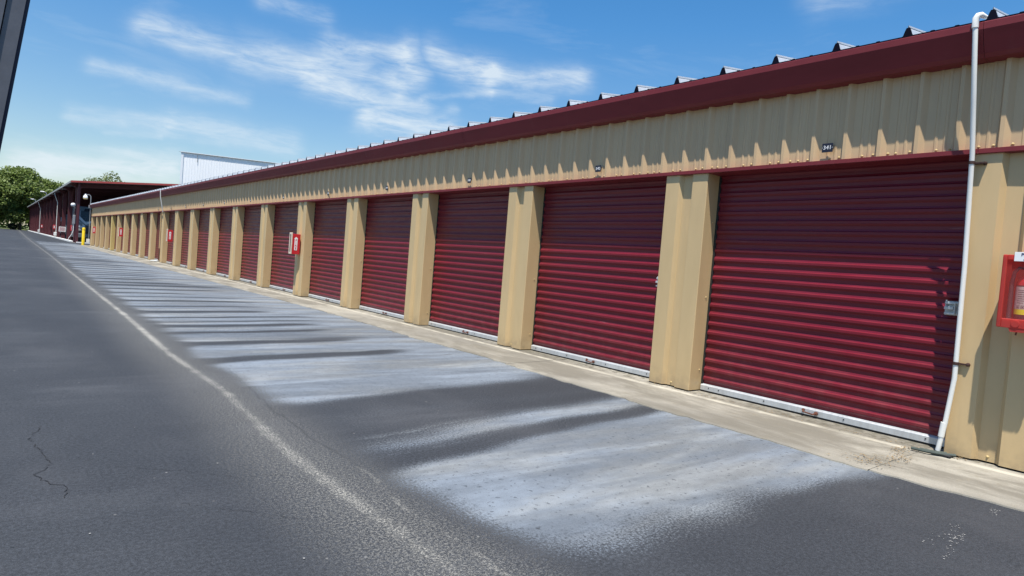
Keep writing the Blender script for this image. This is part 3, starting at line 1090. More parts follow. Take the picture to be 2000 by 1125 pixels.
# leaf litter and grit on the apron by the pipe
b = MB()
for k in range(620):
    if rr.random() < .6:
        u = rr.random()
        x = 5.15 + u * .95
        yv = 1.98 + (.25 - .2 * u) * rr.gauss(0, .8) * .5 + .06 * math.sin(u * 9)
    else:
        x = rr.uniform(6.0, 6.2)
        yv = rr.uniform(1.9, 5.0) if rr.random() < .8 else rr.uniform(1.6, 1.9)
        x = 6.16 + rr.gauss(0, .03)
    z = .016 + .014 * (x - 5.1) + .006
    s_ = rr.uniform(.003, .011)
    a = rr.uniform(0, 6.28)
    b.poly([(x + s_ * math.cos(a + q), y_, z + rr.uniform(0, .006)) for q, y_ in ((0, yv + s_ * math.sin(a)), (2.1, yv + s_ * math.sin(a + 2.1)), (4.2, yv + s_ * math.sin(a + 4.2)))])
part('leaf_litter', b, paint('dry_leaf_litter', (.22, .15, .07), .9, 0, .5, scale=60, stretch=(1, 1, 1)), kind='stuff', label='brown leaf crumbs and grit on the concrete by the downpipe', category='litter')


# ------------------------------------------------------------------ fire extinguisher cabinets
def near_cabinet():
    x1, x0 = FX - .002, FX - .235
    ya, yb = 1.463, 1.135
    z0, z1 = 1.145, 1.69
    t = thing('extinguisher_cabinet', 'faded red plastic extinguisher cabinet with clear front at the right edge', 'cabinet', (x1, (ya + yb) / 2, z0))
    inv = Vector((-x1, -(ya + yb) / 2, -z0))
    w = .006
    b = MB()
    b.box(x0 + .03, x1, ya - w, ya, z0, z1, .002).box(x0 + .03, x1, yb, yb + w, z0, z1, .002)
    b.box(x0 + .03, x1, yb + w, ya - w, z1 - w, z1, .002).box(x0 + .03, x1, yb + w, ya - w, z0, z0 + w, .002)
    b.box(x1 - w, x1, yb + w, ya - w, z0 + w, z1 - w)
    part('cabinet_shell', b, 'shellred', t, inv)
    b = MB()
    fw = .026
    b.box(x0, x0 + .03, ya - fw, ya + .003, z0 - .004, z1 + .004, .006).box(x0, x0 + .03, yb - .003, yb + fw, z0 - .004, z1 + .004, .006)
    b.box(x0, x0 + .03, yb + fw, ya - fw, z1 - .035, z1 + .004, .004).box(x0, x0 + .03, yb + fw, ya - fw, z0 - .004, z0 + .065, .004)
    part('front_frame', b, 'shellred', t, inv)
    b = MB().box(x0 + .012, x0 + .015, yb + fw, ya - fw, z0 + .065, z1 - .035)
    part('clear_cover', b, 'clear', t, inv)
    b = MB().lathe([(0, -.004), (.026, -.004), (.028, 0), (.028, .002)], (x0, ya - .115, z0 + .03), 16, 'x')
    part('knock_out', b, 'shellred', t, inv)
    b = MB()
    b.extrude_profile([(ya - .075, z0 - .003), (ya - .085, z0 - .032), (ya - .17, z0 - .032), (ya - .185, z0 - .003)], 'x', x0 + .004, x0 + .05, closed=True, caps=True)
    part('lock_tab', b, 'shellred', t, inv)
    b = MB().tube([(x0 + .02, ya - .125, z0 - .03), (x0 + .02, ya - .12, z0 - .055)], .006, 6)
    part('seal_pin', b, 'rust', t, inv)
    b = MB().box(x0 - .004, x0 - .001, yb + .03, ya - .068, z1 - .045, z1 + .024, .001)
    tag_ = part('instruction_tag', b, 'white', t, inv)
    ox = x0 - .0045
    yc = (yb + .03 + ya - .068) / 2
    text_obj('tag_lettering', 'PULL HERE', .031, 'inkblue', tag_, (ox, yc, z1 + .004), (0, -1, 0), (0, 0, 1), .0004, .0012)
    text_obj('tag_lettering', 'ONLY', .013, 'inkblue', tag_, (ox, yc, z1 - .018), (0, -1, 0), (0, 0, 1), .0004, .0004)
    text_obj('tag_lettering', 'IN CASE OF FIRE', .016, 'inkblue', tag_, (ox, yc, z1 - .034), (0, -1, 0), (0, 0, 1), .0004, .0005)
    # extinguisher standing inside
    cx, cy = x0 + .095, ya - .150
    e = thing('fire_extinguisher', 'red fire extinguisher with yellow based label inside the clear fronted cabinet', 'extinguisher', (cx, cy, z0 + .01))
    ei = Vector((-cx, -cy, -z0 - .01))
    b = MB().lathe([(0, 0), (.066, 0), (.072, .012), (.072, .33), (.062, .365), (.03, .392), (.022, .40), (.022, .42)], (cx, cy, z0 + .012), 24)
    part('cylinder', b, 'extred', e, ei, smooth=True)
    lb = MB()
    lb.lathe([(.0735, .13), (.0735, .30)], (cx, cy, z0 + .012), 24)
    part('label', lb, paint('printed_paper_label', (.55, .54, .47), .6, 0, .25, scale=60, stretch=(1, 1, 1)), e, ei, smooth=True)
    lb = MB()
    lb.lathe([(.0738, .09), (.0738, .13)], (cx, cy, z0 + .012), 24)
    part('label_band', lb, 'labelyellow', e, ei, smooth=True)
    lb = MB()
    lb.lathe([(.0738, .055), (.0738, .09)], (cx, cy, z0 + .012), 24)
    lb.lathe([(.0738, .30), (.0738, .31)], (cx, cy, z0 + .012), 24)
    part('label_border', lb, 'black', e, ei, smooth=True)
    b = MB()
    for q in range(4):
        a0 = math.pi + (q - 1.2) * .42
        for (da, dz) in ((0, 0),):
            px, py = cx + .0745 * math.cos(a0), cy + .0745 * math.sin(a0)
            tx, ty = -math.sin(a0), math.cos(a0)
            for (u0, u1, z0_, z1_) in ((-.011, .011, .136, .139), (-.011, .011, .155, .158), (-.011, -.008, .136, .158), (.008, .011, .136, .158), (-.004, .004, .142, .151)):
                b.quad((px + tx * u0, py + ty * u0, z0 + .012 + z0_), (px + tx * u1, py + ty * u1, z0 + .012 + z0_), (px + tx * u1, py + ty * u1, z0 + .012 + z1_), (px + tx * u0, py + ty * u0, z0 + .012 + z1_))
    for q in range(7):
        a0 = math.pi - .35
        z_ = z0 + .012 + .175 + q * .016
        p = [(cx + .0745 * math.cos(a), cy + .0745 * math.sin(a)) for a in np.linspace(a0 - .3, a0 + .3 + .25 * (q % 2), 5)]
        for (p0, p1) in zip(p[:-1], p[1:]):
            b.quad((p0[0], p0[1], z_), (p1[0], p1[1], z_), (p1[0], p1[1], z_ + .004), (p0[0], p0[1], z_ + .004))
    part('label_print', b, 'dark', e, ei, kind='stuff')
    b = MB().tube([(cx, cy, z0 + .425), (cx - .01, cy, z0 + .46)], .014, 8)
    b.box(cx - .02, cx + .02, cy - .07, cy + .03, z0 + .455, z0 + .468, .003)
    b.box(cx - .015, cx + .015, cy - .08, cy + .01, z0 + .485, z0 + .496, .003)
    part('valve_handle', b, 'chrome', e, ei)
    b = MB().tube([(cx, cy + .02, z0 + .45), (cx - .02, cy + .06, z0 + .455), (cx - .03, cy + .085, z0 + .42), (cx - .035, cy + .094, z0 + .34), (cx - .035, cy + .094, z0 + .10), (cx - .035, cy + .094, z0 + .06)], .016, 10,
                  radii=[.010, .012, .014, .015, .017, .021])
    part('hose', b, 'dark', e, ei, smooth=True)


near_cabinet()


def far_cabinet(y_l, z0, z1, label, detail=True, x1=FX - .002, group='red extinguisher cabinets on the pillars'):
    """cabinet whose open red side faces the viewer; y_l is the far edge"""
    dep = .24
    x0 = x1 - dep
    w = .15
    ya, yb = y_l, y_l - w
    t = thing('extinguisher_cabinet', label, 'cabinet', (x1, (ya + yb) / 2, z0), group)
    inv = Vector((-x1, -(ya + yb) / 2, -z0))
    b = MB().box(x0 + .035, x1, yb, ya, z0, z1, .004)
    part('cabinet_shell', b, 'firered', t, inv)
    b = MB()
    f = .03
    b.box(x0, x0 + .033, ya - f, ya + .004, z0, z1 + .03, .005).box(x0, x0 + .033, yb - .004, yb + f, z0, z1 + .03, .005)
    b.box(x0, x0 + .033, yb + f, ya - f, z1 - .02, z1 + .03, .005).box(x0, x0 + .033, yb + f, ya - f, z0, z0 + .05, .005)
    part('front_frame', b, paint('cream_cabinet_frame', (.62, .52, .42), .5), t, inv)
    part('window_pane', MB().box(x0 + .014, x0 + .02, yb + f, ya - f, z0 + .05, z1 - .02), 'glass', t, inv)
    if detail:
        zc = (z0 + z1) / 2 - .01
        xc = x0 + .035 + (x1 - x0 - .035) * .45
        b = MB().box(xc - .038, xc + .038, yb - .003, yb - .0005, zc - .15, zc + .15)
        b.poly([(xc - .055, yb - .003, zc + .15), (xc + .055, yb - .003, zc + .15), (xc, yb - .003, zc + .20)])
        s_ = part('fire_placard', b, 'white', t, inv)
        for k, ch in enumerate('FIRE'):
            text_obj('placard_letter', ch, .078, 'firered', s_, (xc, yb - .0038, zc + .105 - k * .07), (1, 0, 0), (0, 0, 1), .0004, .002)


far_cabinet(16.83, 1.13, 1.66, 'red and white FIRE extinguisher cabinet nearest the middle of the building')
far_cabinet(32.75, 1.11, 1.64, 'red FIRE extinguisher cabinet just right of the thin tan pipe')
far_cabinet(47.95, 1.10, 1.64, 'small red extinguisher cabinet two pillars right of the yellowed pillar')
far_cabinet(62.95, 1.12, 1.66, 'farthest red extinguisher cabinet, near the building corner by the bollard')

# ------------------------------------------------------------------ pipe at the tenth pillar
t = thing('painted_pipe', 'thin tan service pipe from the eave, rusty and white at its foot', 'pipe', (6.15, 35, 0))
inv = Vector((-6.15, -35, 0))
py_ = PY[11] - .06
part('upper_pipe', MB().tube([(5.965, py_ - .5, 3.52), (5.985, py_ - .5, 3.2), (6.14, py_ - .42, 2.50)], .022, 8), 'pvc', t, inv, smooth=True)
part('pipe', MB().tube([(6.14, py_ - .42, 2.50), (6.14, py_, 2.42), (6.15, py_, .7)], .022, 8), 'tan', t, inv, smooth=True)
part('rusty_end', MB().tube([(6.14, py_ - .02, .72), (6.14, py_ - .02, .14)], .032, 8), 'rust', t, inv, smooth=True)
part('white_elbow', MB().tube([(6.14, py_ - .02, .14), (6.10, py_ + .05, .09), (6.05, py_ + .7, .08), (5.98, py_ + 1.0, .06)], .034, 8), 'pvc', t, inv, smooth=True)

# ------------------------------------------------------------------ gooseneck lamp on the far corner
t = thing('gooseneck_lamp', 'white gooseneck lamp on a conduit at the far corner of the tan building', 'lamp', (6.06, 66.3, 0))
inv = Vector((-6.06, -66.3, 0))
arc = [(6.06, 66.3, .3), (6.06, 66.3, 3.5), (6.05, 66.3, 4.15)] + [(6.05 - .2 + .2 * math.cos(a), 66.3, 4.2 + .2 * math.sin(a)) for a in np.linspace(.2, 2.6, 7)]
part('conduit', MB().tube(arc, .024, 8), 'greymetal', t, inv, smooth=True)
part('lamp_shade', MB().lathe([(0, .34), (.05, .33), (.06, .24), (.12, .20), (.16, .12), (.17, 0)], (5.66, 66.3, 4.10), 14), 'whitemetal', t, inv, smooth=True)
part('lamp_glass', MB().lathe([(.165, 0), (.16, -.10), (.12, -.13), (0, -.135)], (5.66, 66.3, 4.10), 14), 'brass', t, inv, smooth=True)
part('junction_box', MB().box(5.92, 6.10, 66.24, 66.36, 3.25, 3.50, .01), 'greymetal', t, inv)
part('meter_box', MB().box(5.90, 6.14, 66.22, 66.40, .28, .58, .01), 'whitekerb', t, inv)

# ------------------------------------------------------------------ bollard
t = thing('bollard', 'yellow steel bollard near the far end of the concrete apron', 'bollard', (5.69, 66.5, 0))
part('post', MB().lathe([(.115, 0), (.115, 1.30), (.112, 1.305)], (0, 0, 0), 16), 'yellow', t, smooth=True)
part('cap_band', MB().lathe([(.113, 1.30), (.113, 1.325)], (0, 0, 0), 16), 'black', t, smooth=True)
part('cap', MB().lathe([(.121, 1.32), (.121, 1.47), (.10, 1.51), (.05, 1.53), (0, 1.535)], (0, 0, 0), 16), 'yellow', t, smooth=True)

# ------------------------------------------------------------------ open canopy with columns
can = thing('vehicle_canopy', 'long open maroon steel canopy sheltering parked coaches behind the storage building', 'canopy', (5.95, 77, 0))
ci = Vector((-5.95, -77, 0))


def cp(name, mb, mat, **kw):
    return part(name, mb, mat, can, ci, **kw)


CX0, CX1, CY0, CY1 = 5.30, 15.2, 76.6, 209
ze, zr = 5.92, 6.93
b = MB()
NS = 44
for k in range(NS):
    ya = CY0 + (CY1 - CY0) * k / NS
    yb = CY0 + (CY1 - CY0) * (k + 1) / NS
    b.poly([(CX0, ya, ze), (CX0, yb, ze), (CX1, yb, zr), (CX1, ya, zr)])
    b.poly([(CX0, ya, ze + .10), (CX0, yb, ze + .10), (CX1, yb, zr + .10), (CX1, ya, zr + .10)])
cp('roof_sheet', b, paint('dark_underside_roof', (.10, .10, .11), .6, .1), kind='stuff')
b = MB()
b.poly([(CX0 - .03, CY0 - .05, ze - .02), (CX1, CY0 - .05, zr - .02), (CX1, CY0 - .05, zr + .18), (CX0 - .03, CY0 - .05, ze + .16)])
b.poly([(CX0 - .03, CY0, ze + .16), (CX1, CY0, zr + .18), (CX1, CY0 - .05, zr + .18), (CX0 - .03, CY0 - .05, ze + .16)])
cp('gable_trim', b, 'maroon_roof')
b = MB().box(CX0 - .06, CX0, CY0, CY1, ze - .06, ze + .13)
cp('eave_gutter', b, 'greymetal')
b = MB().box(CX1 - .05, CX1, CY0, CY1, .0, zr)
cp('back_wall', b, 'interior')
b = MB().box(CX0 + .7, CX1 - .1, CY1 - .2, CY1 - .1, 0, 6.2)
cp('end_wall', b, 'interior')
SPC = 8.42
ncol = 16
tw = MB()
tw.box(0, .40, 0, .03, 0, 6.0).box(0, .02, .03, .25, 0, 6.0).box(.38, .40, .03, .25, 0, 6.0)
col_me = tw.mesh('column', M['maroon'])
raf = MB()
raf.poly([(-.6, 0, 5.9), (9.2, 0, 6.85), (9.2, 0, 6.4), (.4, 0, 5.55), (0, 0, 5.5), (-.6, 0, 5.8)])
raf.poly([(-.6, .2, 5.9), (9.2, .2, 6.85), (9.2, .2, 6.4), (.4, .2, 5.55), (0, .2, 5.5), (-.6, .2, 5.8)])
raf.quad((-.6, 0, 5.8), (-.6, .2, 5.8), (0, .2, 5.5), (0, 0, 5.5)).quad((0, 0, 5.5), (0, .2, 5.5), (.4, .2, 5.55), (.4, 0, 5.55)).quad((.4, 0, 5.55), (.4, .2, 5.55), (9.2, .2, 6.4), (9.2, 0, 6.4))
raf_me = raf.mesh('rafter', M['maroon'])
wall = MB().box(.4, 9.0, .05, .12, 0, 6.0)
for k in range(ncol):
    yv = 78.2 + SPC * k
    link('column', col_me, can, Vector((5.85, yv, 0)) + ci)
    link('rafter', raf_me, can, Vector((5.9, yv, 0)) + ci)
link('column', MB().box(0, .2, 0, .2, 0, 5.95).mesh('column', M['maroon']), can, Vector((5.92, 77.0, 0)) + ci)
kb = MB().box(0, .30, 0, 1, 0, .14, .0)
kb_me = kb.mesh('kerb_block', M['whitekerb'])
for k in range(ncol):
    o = link('kerb_block', kb_me, can, Vector((5.62, 78.2 + SPC * k + .45, 0)) + ci)
    o.scale = (1, SPC - .55, 1)
o = link('kerb_block', MB().box(0, 1.6, 0, .3, 0, .10).mesh('kerb_block', M['whitekerb']), can, Vector((6.0, 76.6, 0)) + ci)
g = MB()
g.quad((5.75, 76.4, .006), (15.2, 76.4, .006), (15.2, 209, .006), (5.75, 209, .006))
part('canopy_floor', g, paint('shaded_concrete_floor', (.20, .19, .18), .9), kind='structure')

for k, yv in enumerate((101.6, 146.0)):
    t = thing('white_downspout', ('nearer' if k == 0 else 'farther') + ' thin white downspout on the front of the maroon canopy', 'pipe', (5.6, yv, 0), 'white downspouts on the canopy')
    part('pipe', MB().tube([(-.25, 0, 5.8), (-.1, 0, 5.2), (.12, 0, 4.6), (.12, 0, .5), (.0, 0, .15)], .04, 8), 'pvc', t, smooth=True)
    part('pipe_shoe', MB().box(-.12, .2, -.12, .12, .3, .75, .03), 'whitekerb', t)
t = thing('electric_meter', 'grey electric meter box with curved white conduit on the first canopy column', 'meter', (5.8, 78.1, 0))
part('box', MB().box(-.10, .12, -.12, .04, 1.85, 2.75, .02), 'greymetal', t)
part('conduit', MB().tube([(0, -.05, 1.85), (.0, -.05, 1.2), (-.12, -.08, .8), (-.35, -.1, .4), (-.40, -.1, .15), (-.1, -.1, .1)], .028, 8), 'pvc', t, smooth=True)
t = thing('wall_lamp', 'round white lamp high on the first canopy column', 'lamp', (5.68, 78.0, 3.75), None)
part('globe', MB().lathe([(0, .2), (.14, .17), (.21, .08), (.22, 0), (.17, -.12), (0, -.17)], (0, 0, 0), 14), 'white', t, smooth=True)
part('bracket', MB().tube([(.1, 0, -.2), (.2, .1, -.3)], .05, 6), 'greymetal', t)
for k, (yv, lb) in enumerate(((119, 'nearer white floodlight on an arm above the canopy gutter'), (157, 'farther white floodlight on an arm above the canopy gutter'))):
    t = thing('floodlight', lb, 'lamp', (5.25, yv, 6.05), 'floodlights above the canopy gutter')
    part('arm', MB().tube([(.1, 0, -.1), (0, 0, .35), (-.25, 0, .5)], .05, 6), 'greymetal', t)
    part('lamp_head', MB().box(-.75, -.2, -.2, .2, .42, .56, .05), 'white', t)
t = thing('notice_sign', 'small pale notice board low on a canopy column', 'sign', (5.75, 95.0, 1.2))
part('board', MB().box(-.15, .55, -.05, -.02, -.3, .3, .01), 'white', t)
b = MB()
for q in range(4):
    b.box(-.08, .46, -.056, -.0505, -.2 + q * .12, -.15 + q * .12)
part('lettering', b, 'maroon_roof', t, kind='stuff')
for yv, lb in ((86.7, 'red extinguisher cabinet by the second canopy column'), (111.5, 'red extinguisher cabinet by the fifth canopy column'), (145.8, 'faraway red extinguisher cabinet on a canopy column')):
    t = thing('extinguisher_cabinet', lb, 'cabinet', (6.0 if yv > 90 else 6.28, yv - .25, 1.1), 'extinguisher cabinets on the canopy')
    part('cabinet_shell', MB().box(-.12, .2, 0, .2, 0, .62, .02), 'firered', t)
    part('fire_placard', MB().box(-.04, .09, -.01, -.003, .15, .5), 'white', t)


# ------------------------------------------------------------------ motorhome and trailers under the canopy
def coach(x0, y0, label, W_=2.5, H=3.75, Ln=10.5):
    t = thing('motorhome', label, 'motorhome', (x0 + W_ / 2, y0, 0))
    inv = Vector((-(x0 + W_ / 2), -y0, 0))
    x1 = x0 + W_
    b = MB()
    pr = [(y0 + .02, .55), (y0, 1.0), (y0 + .06, 2.0), (y0 + .35, 3.3), (y0 + .75, H), (y0 + Ln, H), (y0 + Ln, .5), (y0 + .4, .5)]
    b.extrude_profile(pr, 'x', x0, x1, closed=True, caps=True)
    part('body', b, 'rvgrey', t, inv)
    fy = lambda z: float(np.interp(z, [.55, 1.0, 2.0, 3.3, H], [y0 + .02, y0, y0 + .06, y0 + .35, y0 + .75]))

    def face(pts, off):
        return [(x0 + u, fy(z) - off, z) for u, z in pts]
    part('windshield', MB().poly(face([(.22, 2.25), (W_ - .22, 2.25), (W_ - .25, 3.30), (.25, 3.30)], .012)), 'glass', t, inv)
    part('destination_panel', MB().poly(face([(.5, 3.25), (W_ - .5, 3.25), (W_ - .6, 3.55), (.6, 3.55)], .03)), 'rvdark', t, inv)
    b = MB()
    b.poly(face([(.0, 2.85), (.14, 2.75), (.72, 2.12), (1.25, 2.35), (1.25, 2.15), (.72, 1.88), (.10, 2.45), (0, 2.5)], .02))
    b.poly(face([(W_, 2.85), (W_ - .14, 2.75), (W_ - .72, 2.12), (1.25, 2.35), (1.25, 2.15), (W_ - .72, 1.88), (W_ - .10, 2.45), (W_, 2.5)], .02))
    part('swoosh', b, 'rvwhite', t, inv)
    b = MB()
    b.poly(face([(.0, 2.3), (.62, 1.80), (.62, 1.38), (0, 1.65)], .016)).poly(face([(W_, 2.3), (W_ - .62, 1.80), (W_ - .62, 1.38), (W_, 1.65)], .016))
    part('side_panel', b, 'rvwhite', t, inv)
    part('grille', MB().poly(face([(.7, 1.8), (1.8, 1.8), (1.75, 1.05), (.75, 1.05)], .022)), 'rvdark', t, inv)
    part('skirt', MB().box(x0 + .02, x1 - .02, y0 - .02, y0 + .1, .95, 1.22), 'rvdark', t, inv)
    part('bumper', MB().box(x0, x1, y0 - .10, y0 + .1, .55, .95, .04), 'rvgrey', t, inv)
    for u in (.12, W_ - .47):
        part('headlight', MB().box(x0 + u, x0 + u + .35, y0 - .05, y0 + .02, 1.22, 1.40, .02), 'chrome', t, inv)
    for u in (-.22, W_ + .02):
        part('mirror', MB().box(x0 + u, x0 + u + .2, y0 - .1, y0, 2.2, 2.75, .04), 'rvdark', t, inv)
    for u in (.05, W_ - .35):
        for yy_ in (1.4, Ln - 2.5):
            w = part('wheel', MB().lathe([(.25, 0), (.48, 0), (.5, .05), (.5, .25), (.48, .3), (.25, .3)], (x0 + u, y0 + yy_, .5), 18, 'x'), 'tyre', t, inv)
            part('rim', MB().lathe([(0, .03), (.25, .03), (.25, .27), (0, .27)], (x0 + u, y0 + yy_, .5), 14, 'x'), 'chrome', w)


coach(6.25, 79.6, 'grey and white motorhome parked nose out under the canopy end')


def trailer(x0, y0, label, wd, H, mat):
    t = thing('travel_trailer', label, 'trailer', (x0 + wd / 2, y0, 0), 'trailers under the canopy')
    inv = Vector((-(x0 + wd / 2), -y0, 0))
    b = MB()
    b.extrude_profile([(y0, .6), (y0 - .15, 1.2), (y0 + .1, H - .4), (y0 + .6, H), (y0 + 5.6, H), (y0 + 5.8, .6)], 'x', x0, x0 + wd, closed=True, caps=True)
    part('body', b, mat, t, inv)
    part('window', MB().box(x0 + .4, x0 + wd - .4, y0 - .12, y0 - .02, 1.7, 2.3, .02), 'glass', t, inv)
    part('stripe', MB().box(x0 - .01, x0, y0 + .2, y0 + 5.5, 1.1, 1.35), 'rvdark', t, inv)
    part('drawbar', MB().tube([(x0 + .5, y0, .6), (x0 + wd / 2, y0 - 1.2, .5), (x0 + wd - .5, y0, .6)], .05, 6), 'dark', t, inv)
    for u in (.05, wd - .3):
        w = part('wheel', MB().lathe([(.18, 0), (.34, 0), (.35, .05), (.35, .2), (.34, .25), (.18, .25)], (x0 + u, y0 + 3.2, .36), 16, 'x'), 'tyre', t, inv)
        part('rim', MB().lathe([(0, .03), (.18, .03), (.18, .22), (0, .22)], (x0 + u, y0 + 3.2, .36), 12, 'x'), 'chrome', w)


trailer(6.35, 97.0, 'grey travel trailer nearest behind the motorhome, partly hidden by columns', 2.4, 3.1, 'rvgrey')
trailer(6.30, 114.0, 'pale travel trailer in the middle of the canopy row', 2.4, 2.9, 'rvwhite')
trailer(6.45, 138.5, 'grey travel trailer deepest in the canopy row', 2.4, 3.0, 'rvgrey')

# ------------------------------------------------------------------ white building behind
wb = thing('white_warehouse', 'tall white ribbed metal warehouse rising behind the long roof', 'building', (18.5, 95, 0))
ang = math.radians(-13)
wb.rotation_euler = (0, 0, ang)
LW, HW = 48, 12.72
nrib = 48
pan = MB()
pr = []
for r in range(3):
    o = r * .333
    pr += [(o, 0), (o + .02, -.012), (o + .07, -.012), (o + .09, 0)]
pr.append((1.0, 0))
pan.extrude_profile([(a, b_) for a, b_ in pr], 'z', 0, HW)
pan_me = pan.mesh('wall_panel', M['bldwhite'])
for k in range(LW):
    o = link('wall_panel', pan_me, wb, (k * 1.0 + .2, 0, 0))
    o.scale = (1, 1, 1 + .0011 * k)
part('corner_trim', MB().box(-.06, .22, -.09, .12, 0, HW + .05), 'whitemetal', wb)
b = MB()
b.poly([(-.15, -.16, HW + .02), (LW, -.16, HW + .70), (LW, -.16, HW + .78), (-.15, -.16, HW + .10)])
b.poly([(-.15, -.16, HW + .10), (LW, -.16, HW + .78), (LW, 22, HW + .78), (-.15, 22, HW + .10)])
b.poly([(-.15, -.16, HW + .02), (LW, -.16, HW + .70), (LW, 0, HW + .70), (-.15, 0, HW + .02)])
part('roof', b, 'whitemetal', wb)
b = MB()
b.box(-.2, LW, -.175, -.165, HW - .005, HW + .030)
ge = part('rake_edge', b, 'greymetal', wb)
ge.rotation_euler = (0, -math.atan(.70 / 48), 0)
b = MB()
b.quad((0, 0.02, 0), (0, 22, 0), (0, 22, HW), (0, 0.02, HW)).quad((LW, 0, 0), (LW, 22, 0), (LW, 22, HW), (LW, 0, HW)).quad((0, 22, 0), (LW, 22, 0), (LW, 22, HW), (0, 22, HW))
part('side_wall', b, 'bldwhite', wb)
part('wall_conduit', MB().tube([(1.9, -.1, HW - .05), (1.9, -.1, HW - 1.1)], .03, 6), 'greymetal', wb)


# ------------------------------------------------------------------ trees
def crown_mesh(name, blobs, nleaf, size, mat, seed, gap=.0):
    r = np.random.default_rng(seed)
    vols = np.array([b[3] * b[4] * b[5] for b in blobs]) ** .8
    pick = r.choice(len(blobs), nleaf, p=vols / vols.sum())
    B = np.array(blobs)
    u = r.normal(size=(nleaf, 3))
    u /= np.linalg.norm(u, axis=1)[:, None]
    rad = r.uniform(.25, 1.0, nleaf) ** .38
    # lumpy surface: clumps
    cl_ = r.normal(size=(70, 3))
    cl_ /= np.linalg.norm(cl_, axis=1)[:, None]
    dt = (u @ cl_.T)
    lump = .80 + .26 * (dt.max(axis=1) > .93) + .10 * r.normal(size=nleaf)
    P = B[pick, :3] + u * (rad * lump)[:, None] * B[pick, 3:6]
    # one clump of small offsets
    n1 = r.normal(size=(nleaf, 3))
    n1[:, 2] = np.abs(n1[:, 2]) + .3
    n1 /= np.linalg.norm(n1, axis=1)[:, None]
    a = np.cross(n1, r.normal(size=(nleaf, 3)))
    a /= np.linalg.norm(a, axis=1)[:, None]
    b = np.cross(n1, a)
    s = (size * r.uniform(.5, 1.4, nleaf))[:, None]
    V = np.stack([P - a * s, P - b * s * .6 + a * s * .1, P + a * s, P + b * s * .6], axis=1).reshape(-1, 3)
    Fc = np.arange(nleaf * 4).reshape(-1, 4)
    me_ = bpy.data.meshes.new(name)
    me_.from_pydata(V.tolist(), [], Fc.tolist())
    tint = np.repeat(np.clip(.5 + .22 * r.normal(size=nleaf) + .25 * (lump - .85) * 3, 0, 1), 4)
    at_ = me_.attributes.new('leaf_tint', 'FLOAT', 'POINT')
    at_.data.foreach_set('value', tint.astype(np.float32))
    me_.materials.append(M[mat])
    return me_


def tree(x, y, h, w, label, mat='leaf', n=14000, seed=1, trunk=.32, lean=0.0, low=.22, size=.32, nb=9, group=None):
    t = thing('tree', label, 'tree', (x, y, 0), group)
    r = random.Random(seed)
    blobs = [(0, 0, h * .60, w * .34, w * .34, h * .30)]
    for k in range(nb):
        a = 2 * math.pi * k / nb + r.uniform(-.3, .3)
        d = w * r.uniform(.22, .36)
        zc = h * r.uniform(low + .15, .82)
        rr_ = w * r.uniform(.13, .21)
        blobs.append((d * math.cos(a), d * math.sin(a), zc, rr_ * 1.15, rr_ * 1.15, rr_ * r.uniform(.7, 1.0)))
    blobs.append((w * .02, 0, h * .86, w * .2, w * .2, h * .13))
    link('crown', crown_mesh('crown', blobs, n, size, mat, seed), t)
    b = MB()
    b.tube([(0, 0, -.05), (lean * .3, 0, h * .2), (lean, .1, h * .5), (lean * .8, 0, h * .8)], .3, 8, radii=[trunk * 1.25, trunk, trunk * .7, trunk * .25])
    part('trunk', b, 'bark', t, smooth=True)
    b = MB()
    for k in range(7):
        q = blobs[1 + k % nb]
        z0 = h * r.uniform(.25, .5)
        b.tube([(lean * .5, 0, z0), (q[0] * .5, q[1] * .5, (z0 + q[2]) / 2 + .3), (q[0], q[1], q[2])], .1, 6, radii=[trunk * .45, trunk * .3, trunk * .1])
    part('limbs', b, 'bark', t, smooth=True)
    return t


tree(4.2, 214, 16.6, 17, 'large dense green oak beyond the far end of the canopy', n=26000, seed=4, low=.1, size=.34)
tree(-.6, 206, 12.6, 11, 'green tree standing left of the large oak', n=15000, seed=8, low=.05, size=.3, group=None)
tree(9.6, 222, 14.2, 11, 'green tree just right of the large oak above the canopy gutter', n=12000, seed=12, size=.32)
tree(-9, 212, 13, 13, 'leftmost roadside tree beyond the asphalt', n=9000, seed=17, low=.08, size=.36)
tree(-21, 220, 15, 16, 'wide tree further left along the far verge', n=8000, seed=19, low=.08, size=.45)
tree(13.4, 236, 15.2, 8, 'dark treetop showing over the canopy roof corner', n=7000, seed=23, size=.3)
tree(22.3, 200, 17.5, 11.5, 'thin airy treetop showing above the canopy roof', mat='leaf2', n=4200, seed=31, size=.26, nb=9, low=.5)
tree(19.0, 206, 14.6, 5, 'small pale treetop left of the airy treetop above the canopy', mat='leaf2', n=1600, seed=33, size=.26, low=.45)
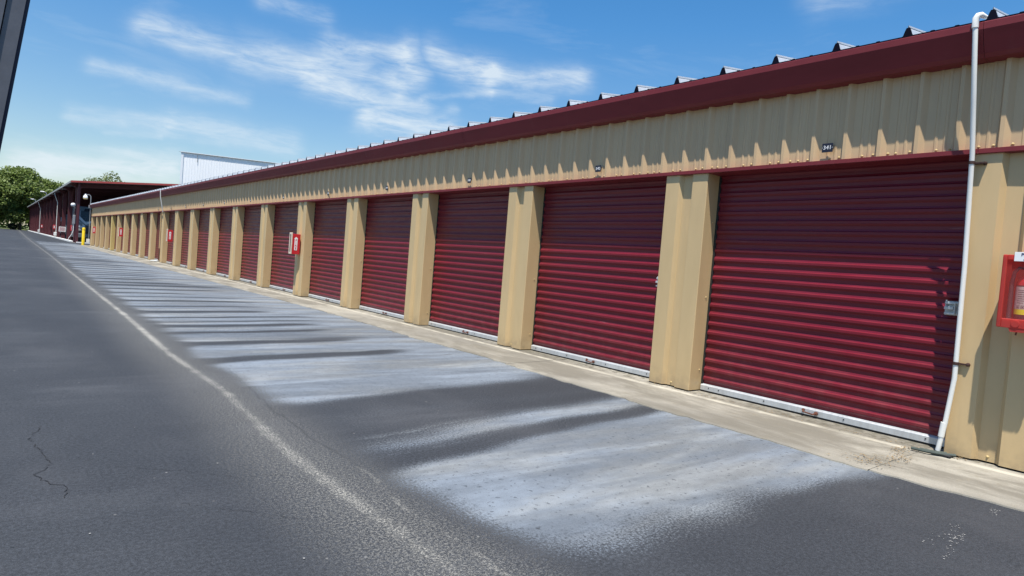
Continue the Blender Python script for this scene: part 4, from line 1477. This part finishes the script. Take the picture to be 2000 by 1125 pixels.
# distant wood behind
r = np.random.default_rng(2)
blobs = []
for k in range(60):
    x = -160 + 330 * k / 59 + r.normal() * 2
    if 10 < x < 60:
        hh = 7 + r.random() * 2
    else:
        hh = 9 + r.random() * 4
    blobs.append((x, 262 + r.normal() * 5, hh * .5, 5.5, 4, hh * .62))
o = link('distant_wood', crown_mesh('distant_wood', blobs, 42000, .65, 'leaf', 77))
o['kind'] = 'stuff'
o['label'] = 'far wood closing the view behind the trees'
o['category'] = 'trees'
t = thing('shrub', 'dark rounded shrub between the two oak trunks on the grass', 'shrub', (2.7, 207, 0))
link('foliage', crown_mesh('foliage', [(0, 0, .8, 1.1, 1.0, .8)], 1500, .12, 'leaf_dark', 5), t)
part('stem', MB().tube([(0, 0, 0), (0, 0, .8)], .08, 6), 'bark', t)

# ------------------------------------------------------------------ vehicle window frame close to the camera
def ray(px, py):
    return (F + R * ((px - 1000) / 1246.92) + U * ((562.5 - py) / 1246.92))


fr = thing('car_window_frame', 'dark grey car window frame edge cutting the upper left corner', 'window frame', CAM + ray(0, 200) * .8)
fi = -(CAM + ray(0, 200) * .8)
D0 = .62
A = CAM + ray(62 + 139.3, -700) * D0
B = CAM + ray(62 - .199 * 1500, 1500) * D0
ax = (B - A).normalized()
look = ((A + B) / 2 - CAM).normalized()
side = ax.cross(look).normalized()
if side.dot(R) > 0:
    side = -side
back = ax.cross(side).normalized()
if back.dot(look) < 0:
    back = -back
back = (back + side * .25).normalized()


def bar(o0, o1, d0, d1):
    m_ = MB()
    P = [A + side * a + back * d for a, d in ((o0, d0), (o1, d0), (o1, d1), (o0, d1))]
    Q = [B + side * a + back * d for a, d in ((o0, d0), (o1, d0), (o1, d1), (o0, d1))]
    m_.poly(P).poly(Q)
    for k in range(4):
        k2 = (k + 1) % 4
        m_.quad(P[k], P[k2], Q[k2], Q[k])
    return m_


part('rubber_seal', bar(0, .004, .004, .03), paint('blue_black_rubber', (.012, .014, .045), .5), fr, fi)
part('inner_trim', bar(.004, .0175, .0, .03), 'trim', fr, fi)
part('trim_groove', bar(.0175, .019, .003, .03), 'dark', fr, fi)
part('outer_trim', bar(.019, .075, -.002, .03), 'trim', fr, fi)
